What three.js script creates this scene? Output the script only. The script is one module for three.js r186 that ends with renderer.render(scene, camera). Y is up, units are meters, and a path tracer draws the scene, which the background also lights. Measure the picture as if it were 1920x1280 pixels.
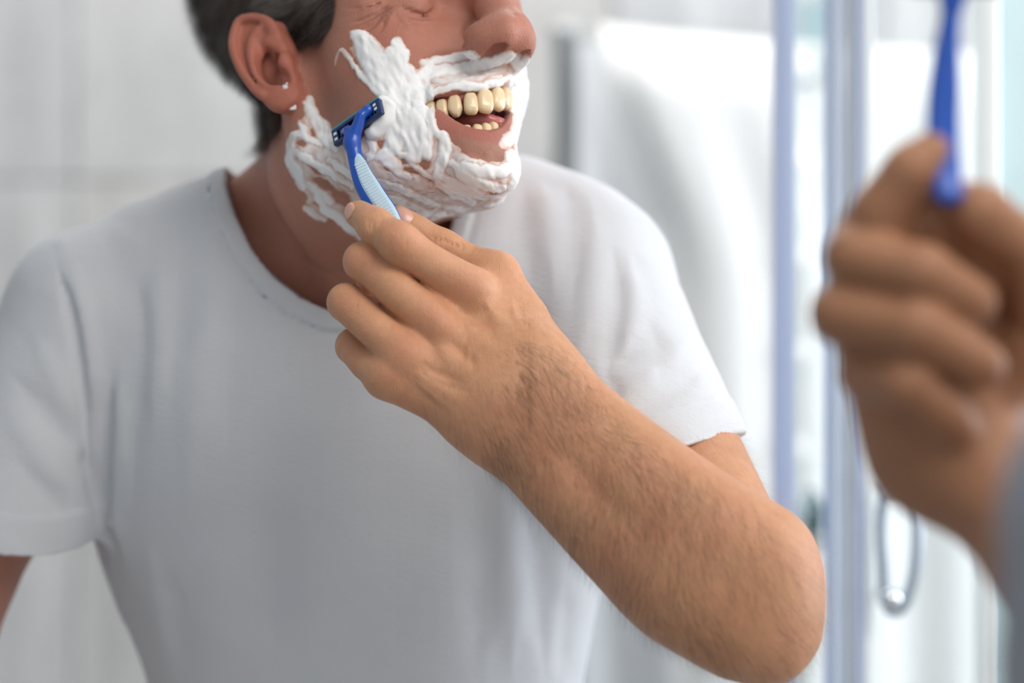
import * as THREE from 'three';
import { mergeGeometries } from 'three/addons/utils/BufferGeometryUtils.js';
import { RoundedBoxGeometry } from 'three/addons/geometries/RoundedBoxGeometry.js';
import { RectAreaLightUniformsLib } from 'three/addons/lights/RectAreaLightUniformsLib.js';

// ------------------------------------------------------------------ camera, light, exposure
const scene = new THREE.Scene();
const W = 1920, H = 1280, SC = 3250, DIST = 1.6, EYE = 1.42;      // pixels per metre in the plane z = 0, 1.6 m from the camera
const camera = new THREE.PerspectiveCamera(2 * Math.atan(H / 2 / SC / DIST) * 180 / Math.PI, W / H, 0.05, 30);
camera.position.set(0, EYE, DIST); camera.lookAt(0, EYE, 0);
camera.focus = DIST - 0.115; camera.userData.fStop = 3.0;
scene.add(camera);
const renderer = new THREE.WebGLRenderer({ antialias: true });
renderer.toneMapping = THREE.LinearToneMapping; renderer.toneMappingExposure = 0.62;
renderer.shadowMap.enabled = true; renderer.shadowMap.type = THREE.PCFSoftShadowMap;
RectAreaLightUniformsLib.init();
scene.background = new THREE.Color(0.75, 0.85, 1.0);
const LIGHT = { window: 8, back: 7, front: 8.6, left: 0 };
function areaLight(name, w, h, at, to, I, color = 0xffffff) {
  const l = new THREE.RectAreaLight(color, I, w, h); l.name = name; l.position.set(...at); l.lookAt(...to); scene.add(l); return l;
}
areaLight('window_daylight', 1.1, 1.15, [1.62, 1.65, -0.5], [0, 1.5, -0.45], LIGHT.window, 0xf4f8ff);
areaLight('ceiling_panel_light', 1.2, 0.6, [-0.1, 2.43, -0.85], [-0.1, 0, -0.85], LIGHT.back, 0xfff8f0);
areaLight('front_panel_light', 1.4, 1.0, [0.85, 2.43, 1.15], [0.85, 0, 1.15], LIGHT.front, 0xfff8f0);
// ------------------------------------------------------------------ helpers
const V = (x, y, z) => new THREE.Vector3(x, y, z);
const P = (px, py, w) => { const s = (DIST - w) / DIST / SC; return V((px - W / 2) * s, EYE + (H / 2 - py) * s, w); };   // a photo pixel at w metres in front of the plane z = 0
const proj = (x, y, z) => { const s = SC * DIST / (DIST - z); return [W / 2 + x * s, H / 2 - (y - EYE) * s]; };
let seed = 7;
const rnd = () => { seed = (seed + 0x6d2b79f5) | 0; let t = Math.imul(seed ^ (seed >>> 15), 1 | seed); t = (t + Math.imul(t ^ (t >>> 7), 61 | t)) ^ t; return ((t ^ (t >>> 14)) >>> 0) / 4294967296; };
const clamp = (x, a = 0, b = 1) => x < a ? a : x > b ? b : x, lerp = (a, b, t) => a + (b - a) * t;
const sstep = (a, b, x) => { const t = clamp((x - a) / (b - a)); return t * t * (3 - 2 * t); };
function h3(ix, iy, iz) { let h = Math.imul(ix, 374761393) ^ Math.imul(iy, 668265263) ^ Math.imul(iz, 2147483647 ^ 0x5bd1e995); h = Math.imul(h ^ (h >>> 13), 1274126177); h ^= h >>> 16; return (h >>> 0) / 4294967296; }
function noise(x, y, z) {   // value noise, -1 .. 1
  const ix = Math.floor(x), iy = Math.floor(y), iz = Math.floor(z); let u = x - ix, v = y - iy, w = z - iz;
  u = u * u * (3 - 2 * u); v = v * v * (3 - 2 * v); w = w * w * (3 - 2 * w);
  const a = lerp(lerp(h3(ix, iy, iz), h3(ix + 1, iy, iz), u), lerp(h3(ix, iy + 1, iz), h3(ix + 1, iy + 1, iz), u), v);
  const b = lerp(lerp(h3(ix, iy, iz + 1), h3(ix + 1, iy, iz + 1), u), lerp(h3(ix, iy + 1, iz + 1), h3(ix + 1, iy + 1, iz + 1), u), v);
  return (a + (b - a) * w) * 2 - 1;
}
const fbm = (x, y, z, n = 3) => { let s = 0, a = 1, t = 0; for (let i = 0; i < n; i++) { s += a * noise(x, y, z); t += a; a *= 0.5; x *= 2.03; y *= 2.03; z *= 2.03; } return s / t; };
const used = new Map();
function numbered(name) { const n = used.get(name) ?? 0; used.set(name, n + 1); return n ? name + '_' + String(n).padStart(3, '0') : name; }
function tag(o, label, category, group, kind) { Object.assign(o.userData, { label }, category && { category }, group && { group }, kind && { kind }); return o; }
function mesh(name, geo, mat, parent = scene) {
  const m = new THREE.Mesh(geo, mat); m.name = parent === scene ? numbered(name) : name; m.castShadow = m.receiveShadow = true; parent.add(m); return m;
}
function thing(name, label, category, at = [0, 0, 0], group) { const o = new THREE.Group(); o.name = numbered(name); o.position.set(...at); scene.add(o); return tag(o, label, category, group); }
function struct(name, geo, mat, parent = scene) { const m = mesh(name, geo, mat, parent); if (parent === scene) m.userData.kind = 'structure'; return m; }
const std = (o) => new THREE.MeshPhysicalMaterial({ roughness: 0.6, ...o });
function dataTex(n, f, srgb) {
  const d = new Uint8Array(n * n * 4);
  for (let y = 0; y < n; y++) for (let x = 0; x < n; x++) { const c = f(x / n, y / n); for (let k = 0; k < 3; k++) d[(y * n + x) * 4 + k] = clamp(Array.isArray(c) ? c[k] : c) * 255; d[(y * n + x) * 4 + 3] = 255; }
  const t = new THREE.DataTexture(d, n, n); t.wrapS = t.wrapT = THREE.RepeatWrapping; t.magFilter = t.minFilter = THREE.LinearFilter; if (srgb) t.colorSpace = THREE.SRGBColorSpace; t.needsUpdate = true; return t;
}
const tileNoise = (x, y, f, o = 0) => { // periodic noise on the unit square
  const a = 2 * Math.PI; return noise(Math.cos(a * x) * f + 11 + o, Math.sin(a * x) * f + 5, Math.cos(a * y) * f + 3) * 0.6 + noise(Math.sin(a * y) * f + 17, Math.cos(a * x) * f - 9 + o, Math.sin(a * x) * f + 29) * 0.4;
};

// ------------------------------------------------------------------ distance fields: a group is a list of ops, each with a bounding ball (c, R) and blend width k
const smin = (a, b, k) => { const h = k - Math.abs(a - b); return h > 0 ? Math.min(a, b) - h * h / k / 4 : Math.min(a, b); };
const ball = (c, R, f) => ({ f, c, R });
function ell(c, r, ax) {
  const [ra, rb, rc] = r, X = ax ? ax[0] : V(1, 0, 0), Y = ax ? ax[1] : V(0, 1, 0), Z = ax ? ax[2] : V(0, 0, 1);
  return ball(c, Math.max(ra, rb, rc), (x, y, z) => {
    const dx = x - c.x, dy = y - c.y, dz = z - c.z;
    const u = (dx * X.x + dy * X.y + dz * X.z) / ra, v = (dx * Y.x + dy * Y.y + dz * Y.z) / rb, w = (dx * Z.x + dy * Z.y + dz * Z.z) / rc;
    const k0 = Math.sqrt(u * u + v * v + w * w), k1 = Math.sqrt(u * u / ra / ra + v * v / rb / rb + w * w / rc / rc);
    return k1 < 1e-9 ? -Math.min(ra, rb, rc) : k0 * (k0 - 1) / k1;
  });
}
function chain(...pr) {   // points and radii in turn: a tapered rope
  const n = pr.length / 2, p = [], r = []; for (let i = 0; i < n; i++) { p.push(pr[2 * i]); r.push(pr[2 * i + 1]); }
  const box = new THREE.Box3().setFromPoints(p), c = box.getCenter(V()), R = Math.max(...p.map((q, i) => q.distanceTo(c) + r[i]));
  const segs = []; for (let i = 0; i + 1 < n; i++) { const d = p[i + 1].clone().sub(p[i]); segs.push([p[i].x, p[i].y, p[i].z, d.x, d.y, d.z, 1 / Math.max(d.lengthSq(), 1e-12), r[i], r[i + 1] - r[i]]); }
  return ball(c, R, (x, y, z) => {
    let m = 1e3;
    for (const s of segs) {
      const ax = x - s[0], ay = y - s[1], az = z - s[2]; let t = (ax * s[3] + ay * s[4] + az * s[5]) * s[6]; t = t < 0 ? 0 : t > 1 ? 1 : t;
      const ex = ax - t * s[3], ey = ay - t * s[4], ez = az - t * s[5], d = Math.sqrt(ex * ex + ey * ey + ez * ez) - s[7] - t * s[8]; if (d < m) m = d;
    }
    return m;
  });
}
function poly2(pts) {    // signed distance to a polygon, points as flat [x, y] pairs
  const n = pts.length;
  return (x, y) => {
    let d = 1e9, s = 1;
    for (let i = 0, j = n - 1; i < n; j = i++) {
      const ex = pts[j][0] - pts[i][0], ey = pts[j][1] - pts[i][1], wx = x - pts[i][0], wy = y - pts[i][1], t = clamp((wx * ex + wy * ey) / (ex * ex + ey * ey));
      const bx = wx - ex * t, by = wy - ey * t; d = Math.min(d, bx * bx + by * by);
      const a = y >= pts[i][1], b = y < pts[j][1], c = ex * wy > ey * wx; if ((a && b && c) || (!a && !b && !c)) s = -s;
    }
    return s * Math.sqrt(d);
  };
}
function poly2r(pts, step = 0.0005, pad = 0.02) {   // the same, read from a grid
  const f = poly2(pts), xs = pts.map((p) => p[0]), ys = pts.map((p) => p[1]), x0 = Math.min(...xs) - pad, y0 = Math.min(...ys) - pad, nx = Math.ceil((Math.max(...xs) + pad - x0) / step) + 2, ny = Math.ceil((Math.max(...ys) + pad - y0) / step) + 2, g = new Float32Array(nx * ny);
  for (let j = 0; j < ny; j++) for (let i = 0; i < nx; i++) g[j * nx + i] = f(x0 + i * step, y0 + j * step);
  return (x, y) => { const u = (x - x0) / step, v = (y - y0) / step, i = Math.floor(u), j = Math.floor(v); if (i < 0 || j < 0 || i >= nx - 1 || j >= ny - 1) return f(x, y); const a = u - i, b = v - j, o = j * nx + i; return (g[o] * (1 - a) + g[o + 1] * a) * (1 - b) + (g[o + nx] * (1 - a) + g[o + nx + 1] * a) * b; };
}
function spline(pts, n) { const c = new THREE.CatmullRomCurve3(pts, false, 'centripetal'); return c.getPoints(n); }
const U = (s, k = 0) => ({ ...s, o: 0, k }), S = (s, k = 0) => ({ ...s, o: 1, k }), I = (s, k = 0) => ({ ...s, o: 3, k });
function groove(pts, depth, width) {   // a crease (depth > 0) or a ridge (depth < 0) along a line on the surface, running out at both ends
  const n = pts.length - 1, rope = chain(...pts.flatMap((p, i) => [p, -1.3 * width * (1 - Math.min(1, Math.min(i, n - i) / n * 3.5))])), iw = 1 / width / width;
  return { c: rope.c, R: rope.R + 4 * width, k: 0, o: 2, f: (x, y, z) => { const d = rope.f(x, y, z); return depth * Math.exp(-d * d * iw); } };
}
function bump3(c, r, h) { const i = 1 / r / r; return { c, R: 2.6 * r, k: 0, o: 2, f: (x, y, z) => { const dx = x - c.x, dy = y - c.y, dz = z - c.z; return -h * Math.exp(-(dx * dx + dy * dy + dz * dz) * i); } }; }
function grp(list, o = 0, k = 0) {
  const box = new THREE.Box3(); for (const s of list) if (s.o === 0) box.expandByPoint(s.c.clone().addScalar(s.R)).expandByPoint(s.c.clone().subScalar(s.R));
  const c = box.getCenter(V()), R = Math.max(...list.filter((s) => s.o === 0).map((s) => s.c.distanceTo(c) + s.R));
  return { list, c, R, o, k, f: (x, y, z) => ev(list, x, y, z) };
}
function ev(list, x, y, z) {
  let d = 1e3;
  for (let i = 0; i < list.length; i++) {
    const s = list[i], e = s.f(x, y, z);
    if (s.o === 0) d = s.k ? smin(d, e, s.k) : e < d ? e : d;
    else if (s.o === 2) d += e;
    else if (s.o === 4) { if (d < 0 && d > -0.02 && s.near(x, y, z)) d = Math.max(d, -d - s.t); }
    else if (s.o === 1) d = s.k ? -smin(-d, e, s.k) : -e > d ? -e : d;
    else d = s.k ? -smin(-d, -e, s.k) : e > d ? e : d;
  }
  return d;
}
function cull(list, x, y, z, rad) {
  const out = []; let km = 0; for (const s of list) if (s.o < 2 && s.k > km) km = s.k;
  for (const s of list) {
    const reach = s.R * 1.03 + (s.o < 2 ? km * 2.8 : 0) + rad; if (s.o < 3 && (s.c.x - x) ** 2 + (s.c.y - y) ** 2 + (s.c.z - z) ** 2 > reach * reach) continue;
    if (s.list) { const l = cull(s.list, x, y, z, rad + km * 2.8); if (l.length) out.push({ ...s, list: l, f: (a, b, c) => ev(l, a, b, c) }); } else out.push(s);
  }
  return out;
}
// Surface nets over sparse blocks. keep(x, y, z) limits where; returns positions, normals, triangles.
function surface(group, h, lo, hi, keep, refine = 2) {
  const N = 8, B = N * h, nx = Math.ceil((hi.x - lo.x) / B), ny = Math.ceil((hi.y - lo.y) / B), nz = Math.ceil((hi.z - lo.z) / B);
  const blocks = new Map(), pos = [], nor = [], edges = [], M = N + 1, val = new Float32Array(M * M * M), half = B / 2, diag = B * 0.8661;
  const O = [0, 1, M, M + 1, M * M, M * M + 1, M * M + M, M * M + M + 1];
  for (let bz = 0; bz < nz; bz++) for (let by = 0; by < ny; by++) for (let bx = 0; bx < nx; bx++) {
    const X = lo.x + bx * B, Y = lo.y + by * B, Z = lo.z + bz * B, cx = X + half, cy = Y + half, cz = Z + half;
    if (keep && !keep(cx, cy, cz)) continue;
    const list = cull(group.list, cx, cy, cz, diag + 2.5 * h); if (!list.length) continue;
    if (Math.abs(ev(list, cx, cy, cz)) > diag * 1.5 + 0.003) continue;
    { let near = 1e9, sign = 0; for (let k = 0; k < 27 && near > B * 0.56; k++) { const d = ev(list, X + (k % 3) * half, Y + ((k / 3 | 0) % 3) * half, Z + (k / 9 | 0) * half); sign |= d < 0 ? 1 : 2; near = sign === 3 ? 0 : Math.min(near, Math.abs(d)); } if (near > B * 0.56) continue; }
    let any = 0, i = 0;
    for (let z = 0; z < M; z++) for (let y = 0; y < M; y++) for (let x = 0; x < M; x++) { const d = ev(list, X + x * h, Y + y * h, Z + z * h); val[i++] = d; any |= d < 0 ? 1 : 2; }
    if (any !== 3) continue;
    const ids = new Int32Array(N * N * N).fill(-1); blocks.set(bx + by * nx + bz * nx * ny, ids);
    for (let z = 0; z < N; z++) for (let y = 0; y < N; y++) for (let x = 0; x < N; x++) {
      const b = x + y * M + z * M * M; let m = 0; for (let k = 0; k < 8; k++) if (val[b + O[k]] < 0) m |= 1 << k;
      const gx = bx * N + x, gy = by * N + y, gz = bz * N + z, s0 = val[b] < 0;
      if (m === 0 || m === 255) continue;
      if (s0 !== val[b + 1] < 0) edges.push(gx, gy, gz, s0 ? 0 : 3);
      if (s0 !== val[b + M] < 0) edges.push(gx, gy, gz, s0 ? 1 : 4);
      if (s0 !== val[b + M * M] < 0) edges.push(gx, gy, gz, s0 ? 2 : 5);
      let sx = 0, sy = 0, sz = 0, n = 0;
      for (let k = 0; k < 8; k++) for (let a = 1; a < 8; a <<= 1) if (!(k & a)) {
        const va = val[b + O[k]], vb = val[b + O[k | a]]; if (va < 0 === vb < 0) continue;
        const t = va / (va - vb); sx += (k & 1) + (a === 1 ? t : 0); sy += ((k >> 1) & 1) + (a === 2 ? t : 0); sz += (k >> 2) + (a === 4 ? t : 0); n++;
      }
      let px = X + (x + sx / n) * h, py = Y + (y + sy / n) * h, pz = Z + (z + sz / n) * h, gxx = 0, gyy = 1, gzz = 0;
      const e = h * 0.45;
      for (let r = 0; r <= refine; r++) {
        const a = ev(list, px + e, py - e, pz - e), bb = ev(list, px - e, py - e, pz + e), c = ev(list, px - e, py + e, pz - e), d = ev(list, px + e, py + e, pz + e);
        gxx = a - bb - c + d; gyy = -a - bb + c + d; gzz = -a + bb - c + d; const gl = Math.hypot(gxx, gyy, gzz) || 1, q = 4 * e;
        if (r < refine) { const f = (a + bb + c + d) / 4, st = clamp(f * q / gl, -h * 0.5, h * 0.5) / gl; px -= gxx * st; py -= gyy * st; pz -= gzz * st; }
        gxx /= gl; gyy /= gl; gzz /= gl;
      }
      ids[x + y * N + z * N * N] = pos.length / 3; pos.push(px, py, pz); nor.push(gxx, gyy, gzz);
    }
  }
  const at = (x, y, z) => { if (x < 0 || y < 0 || z < 0) return -1; const ids = blocks.get((x >> 3) + (y >> 3) * nx + (z >> 3) * nx * ny); return ids ? ids[(x & 7) + (y & 7) * 8 + (z & 7) * 64] : -1; };
  const idx = []; let missing = 0;
  for (let i = 0; i < edges.length; i += 4) {
    const x = edges[i], y = edges[i + 1], z = edges[i + 2], a = edges[i + 3], ax = a % 3; let q;
    if (ax === 0) q = [at(x, y - 1, z - 1), at(x, y, z - 1), at(x, y, z), at(x, y - 1, z)];
    else if (ax === 1) q = [at(x - 1, y, z - 1), at(x - 1, y, z), at(x, y, z), at(x, y, z - 1)];
    else q = [at(x - 1, y - 1, z), at(x, y - 1, z), at(x, y, z), at(x - 1, y, z)];
    if (q.includes(-1)) { missing++; continue; }
    if (a < 3) idx.push(q[0], q[1], q[2], q[0], q[2], q[3]); else idx.push(q[0], q[2], q[1], q[0], q[3], q[2]);
  }
  if (missing && !keep) console.log('holes', missing);
  return { pos, nor, idx };
}
// Finishes a net: colours from paint(x, y, z, nx, ny, nz) -> [r, g, b] linear, uv in metres by the dominant axis (vertices split where it changes)
function finish(parts, paint, drop) {
  const pos = [], nor = [], uv = [], col = [], idx = [];
  for (const { pos: p, nor: n, idx: t } of parts) {
    const map = new Map(), gone = drop ? new Uint8Array(p.length / 3) : null;
    if (drop) for (let i = 0; i < gone.length; i++) gone[i] = drop(p[3 * i], p[3 * i + 1], p[3 * i + 2]) ? 1 : 0;
    const cols = new Array(p.length / 3);
    for (let i = 0; i < t.length; i += 3) {
      if (drop && gone[t[i]] && gone[t[i + 1]] && gone[t[i + 2]]) continue;
      let ax = 0, ay = 0, az = 0; for (let k = 0; k < 3; k++) { ax += n[3 * t[i + k]]; ay += n[3 * t[i + k] + 1]; az += n[3 * t[i + k] + 2]; }
      ax = Math.abs(ax); ay = Math.abs(ay); az = Math.abs(az); const dom = ax > ay && ax > az ? 0 : ay > az ? 1 : 2;
      for (let k = 0; k < 3; k++) {
        const v = t[i + k], key = v * 3 + dom; let j = map.get(key);
        if (j === undefined) {
          j = pos.length / 3; map.set(key, j); const x = p[3 * v], y = p[3 * v + 1], z = p[3 * v + 2];
          pos.push(x, y, z); nor.push(n[3 * v], n[3 * v + 1], n[3 * v + 2]);
          if (dom === 0) uv.push(z, y); else if (dom === 1) uv.push(x, z); else uv.push(x, y);
          if (paint) { const c = cols[v] ??= paint(x, y, z, n[3 * v], n[3 * v + 1], n[3 * v + 2]); col.push(c[0], c[1], c[2]); }
        }
        idx.push(j);
      }
    }
  }
  const g = new THREE.BufferGeometry(); g.setAttribute('position', new THREE.Float32BufferAttribute(pos, 3)); g.setAttribute('normal', new THREE.Float32BufferAttribute(nor, 3)); g.setAttribute('uv', new THREE.Float32BufferAttribute(uv, 2));
  if (paint) g.setAttribute('color', new THREE.Float32BufferAttribute(col, 3)); g.setIndex(idx); return g;
}
const bounds = (g, pad = 0.01) => [g.c.clone().subScalar(g.R + pad), g.c.clone().addScalar(g.R + pad)];
// first surface met by the line of sight through a photo pixel: where a mark seen in the photograph lies on a modelled surface
function onSurface(group, px, py, from = 0.35, to = -0.4) {
  const a = P(px, py, from), d = P(px, py, to).sub(a), L = d.length(); d.divideScalar(L); let t = 0;
  for (let i = 0; i < 90 && t < L; i++) { const q = group.f(a.x + d.x * t, a.y + d.y * t, a.z + d.z * t); if (q < 0.0002) return a.addScaledVector(d, t); t += q * 0.8; }
  return null;
}
const QUICK = 1;   // coarser nets while trying things out: 1 is the real thing
const clock = Date.now(), lap = (s) => console.log(s, ((Date.now() - clock) / 1000).toFixed(1) + ' s');
// ------------------------------------------------------------------ the man: head (local axes in mm: a forward, b to his right, c up, from the middle between the ears)
const rad = Math.PI / 180, HO = P(718, 192, 0);
const HF = V(), HU = V(), HR = V();
{
  const th = 43 * rad, al = 24 * rad, ro = -15 * rad, F0 = V(Math.sin(th), 0, Math.cos(th)), U0 = V(0, 1, 0), R0 = V(-Math.cos(th), 0, Math.sin(th));
  HF.copy(F0).multiplyScalar(Math.cos(al)).addScaledVector(U0, Math.sin(al));
  const u = U0.clone().multiplyScalar(Math.cos(al)).addScaledVector(F0, -Math.sin(al));
  HR.copy(R0).multiplyScalar(Math.cos(ro)).addScaledVector(u, -Math.sin(ro)); HU.copy(u).multiplyScalar(Math.cos(ro)).addScaledVector(R0, Math.sin(ro));
}
const hd = (a, b, c) => HO.clone().addScaledVector(HF, a / 1000).addScaledVector(HR, b / 1000).addScaledVector(HU, c / 1000);
const local = (p) => { const d = p.clone().sub(HO).multiplyScalar(1000); return [d.dot(HF), d.dot(HR), d.dot(HU)]; };
const lx = (x, y, z) => { x = (x - HO.x) * 1000; y = (y - HO.y) * 1000; z = (z - HO.z) * 1000; return [x * HF.x + y * HF.y + z * HF.z, x * HR.x + y * HR.y + z * HR.z, x * HU.x + y * HU.y + z * HU.z]; };
const CAM = camera.position;
const QB = (px, py, b) => { const d = P(px, py, 0).sub(CAM), o = HO.clone().addScaledVector(HR, b / 1000).sub(CAM); return local(CAM.clone().addScaledVector(d, o.dot(HR) / d.dot(HR))); };   // [a, b, c] seen at a pixel, b to the side
const HAX = [HF, HR, HU];
const hE = (a, b, c, ra, rb, rc, rot = 0) => { let ax = HAX; if (rot) { const q = rot * rad; ax = [HF.clone().multiplyScalar(Math.cos(q)).addScaledVector(HU, Math.sin(q)), HR, HU.clone().multiplyScalar(Math.cos(q)).addScaledVector(HF, -Math.sin(q))]; } return ell(hd(a, b, c), [ra / 1000, rb / 1000, rc / 1000], ax); };
const hC = (...p) => { const q = []; for (let i = 0; i < p.length; i += 4) q.push(hd(p[i], p[i + 1], p[i + 2]), p[i + 3] / 1000); return chain(...q); };
const two = (f) => [f(1), f(-1)];
const mm = 0.001;
// the arch of lips and teeth: a(b)
const arch = (b, front = 99, fall = 20) => front - fall * (b / 29) ** 2;
const QA = (px, py, front, fall) => { let b = 10; for (let i = 0; i < 40; i++) { let q = QB(px, py, b); const e = q[0] - arch(b, front, fall), q2 = QB(px, py, b + 0.5), e2 = q2[0] - arch(b + 0.5, front, fall); b -= clamp(e / ((e2 - e) / 0.5), -3, 3); } return QB(px, py, b); };
const upperLip = [[808, 196], [822, 187], [850, 179], [880, 173], [908, 167], [934, 163], [950, 161], [957, 162]].map(([x, y]) => QA(x, y));
const lowerLip = [[808, 198], [822, 213], [842, 226], [866, 236], [890, 242], [915, 243], [936, 238], [950, 222], [958, 200]].map(([x, y]) => QA(x, y, 96));
const mirror = (l) => [...l.filter((p) => p[1] > 0.5), ...l.filter((p) => p[1] > 0.5).reverse().map(([a, b, c]) => [a, -b, c])];
const mouthPoly = [...upperLip, ...lowerLip.slice(1).reverse()].map(([, b, c]) => [b, c]);
const headOps = [];
{
  const nose = (px, py, b) => QB(px, py, b);
  const tip = nose(953, 58, 0), bridge = nose(912, -10, 0), nasion = nose(862, -88, 0), mid = nose(934, 24, 0);
  headOps.push(
    U(hE(-26, 0, 100, 108, 82, 73, -14)), U(hE(-20, 0, 22, 58, 57, 40), 0.02), U(hE(40, 0, 32, 50, 62, 62), 0.03), U(hE(36, 3, -18, 43, 53, 48), 0.025),
    ...two((s) => U(hE(s > 0 ? 45 : 41, s * 40, -6, 20, s > 0 ? 20 : 17, 18), 0.02)),
    ...two((s) => U(hC(-4, s * 56, -5, 12, 3, s * 50, s > 0 ? -56 : -46, 12, 42, s * 36, s > 0 ? -80 : -68, 11, 80, s * 10, s > 0 ? -88 : -84, 10), 0.016)),
    ...two((s) => U(hE(s > 0 ? 42 : 36, s * (s > 0 ? 36 : 32), s > 0 ? -46 : -38, s > 0 ? 26 : 18, s > 0 ? 20 : 17, s > 0 ? 30 : 24), 0.02)),
    U(hE(72, 2, -58, 21, 30, 31), 0.018), U(hE(42, 4, -70, 42, 34, 16), 0.018), U(hE(89, 2, -93, 13, 18, 12), 0.01),
    // eyes' sockets and brow
    ...two((s) => S(hE(88, s * 34, 16, 16, 18, 12), 0.02)), ...two((s) => U(hE(68, s * 33, 12, 14, 15, 13), 0.006)), ...two((s) => U(hC(80, s * 14, 34, 9, s > 0 ? 74 : 64, s * (s > 0 ? 40 : 32), 36, 9), 0.02)),
    // nose
    U(chain(hd(...nasion), 0.009, hd(...bridge), 0.0088, hd(...mid), 0.0098), 0.012), U(chain(hd(...mid), 0.010, hd(...tip), 0.0128), 0.008),
    ...two((s) => { const q = nose(899, 76, 14); return U(hE(q[0] - (s > 0 ? 1 : 4), s * (s > 0 ? 14.5 : 11), q[2] + 1, 12, s > 0 ? 7 : 6, 9, -10), 0.006); }),
    ...two((s) => { const q = nose(926, 66, 9); return U(hE(q[0] - (s > 0 ? 0 : 3), s * 8.5, q[2], 14, 7.5, 9.5, -15), 0.008); }),
    U(hC(nose(940, 95, 0)[0] - 3, 0, nose(940, 95, 0)[2] + 2, 5.5, nose(925, 108, 0)[0] - 8, 0, nose(925, 108, 0)[2], 6), 0.008),
    // cheeks lifted by the smile
    ...two((s) => { const q = QB(775, 70, 40); return U(hE(q[0] - (s > 0 ? 18 : 26), s * (s > 0 ? 35 : 31), q[2], 15, 15, 17), 0.016); }),
  );
  // nostrils
  for (const s of [1, -1]) { const q = QB(930, 95, 8); headOps.push(S(hE(q[0] - 1, s * 8, q[2], 9, 4.4, 5, 20), 0.0015)); }
  // lips as ropes along the edges of the open mouth
  const lip = (l, r, da, dc) => chain(...spline(l.map(([a, b, c]) => hd(a + da, b, c + dc)), 24).flatMap((p, i) => [p, (r * (0.72 + 0.28 * Math.sin(Math.PI * clamp(i / 24 * 0.8)))) / 1000]));
  headOps.push(U(lip(upperLip, 5.4, -3.2, 3.9), 0.007), U(lip(lowerLip, 7.2, -4.5, -6.2), 0.007));
  // the open mouth
  const m2 = poly2r(mouthPoly, 0.5, 25), mc = hd(78, 0, -66);
  headOps.push(S(ball(mc, 0.05, (x, y, z) => { const [a, b, c] = lx(x, y, z); return Math.max(m2(b, c) - Math.min(4, Math.max(0, (86 - a) * 0.35)), 48 - a, a - 125) * mm * 0.9; }), 0.003));
}
const headBase = grp(headOps);
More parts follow.
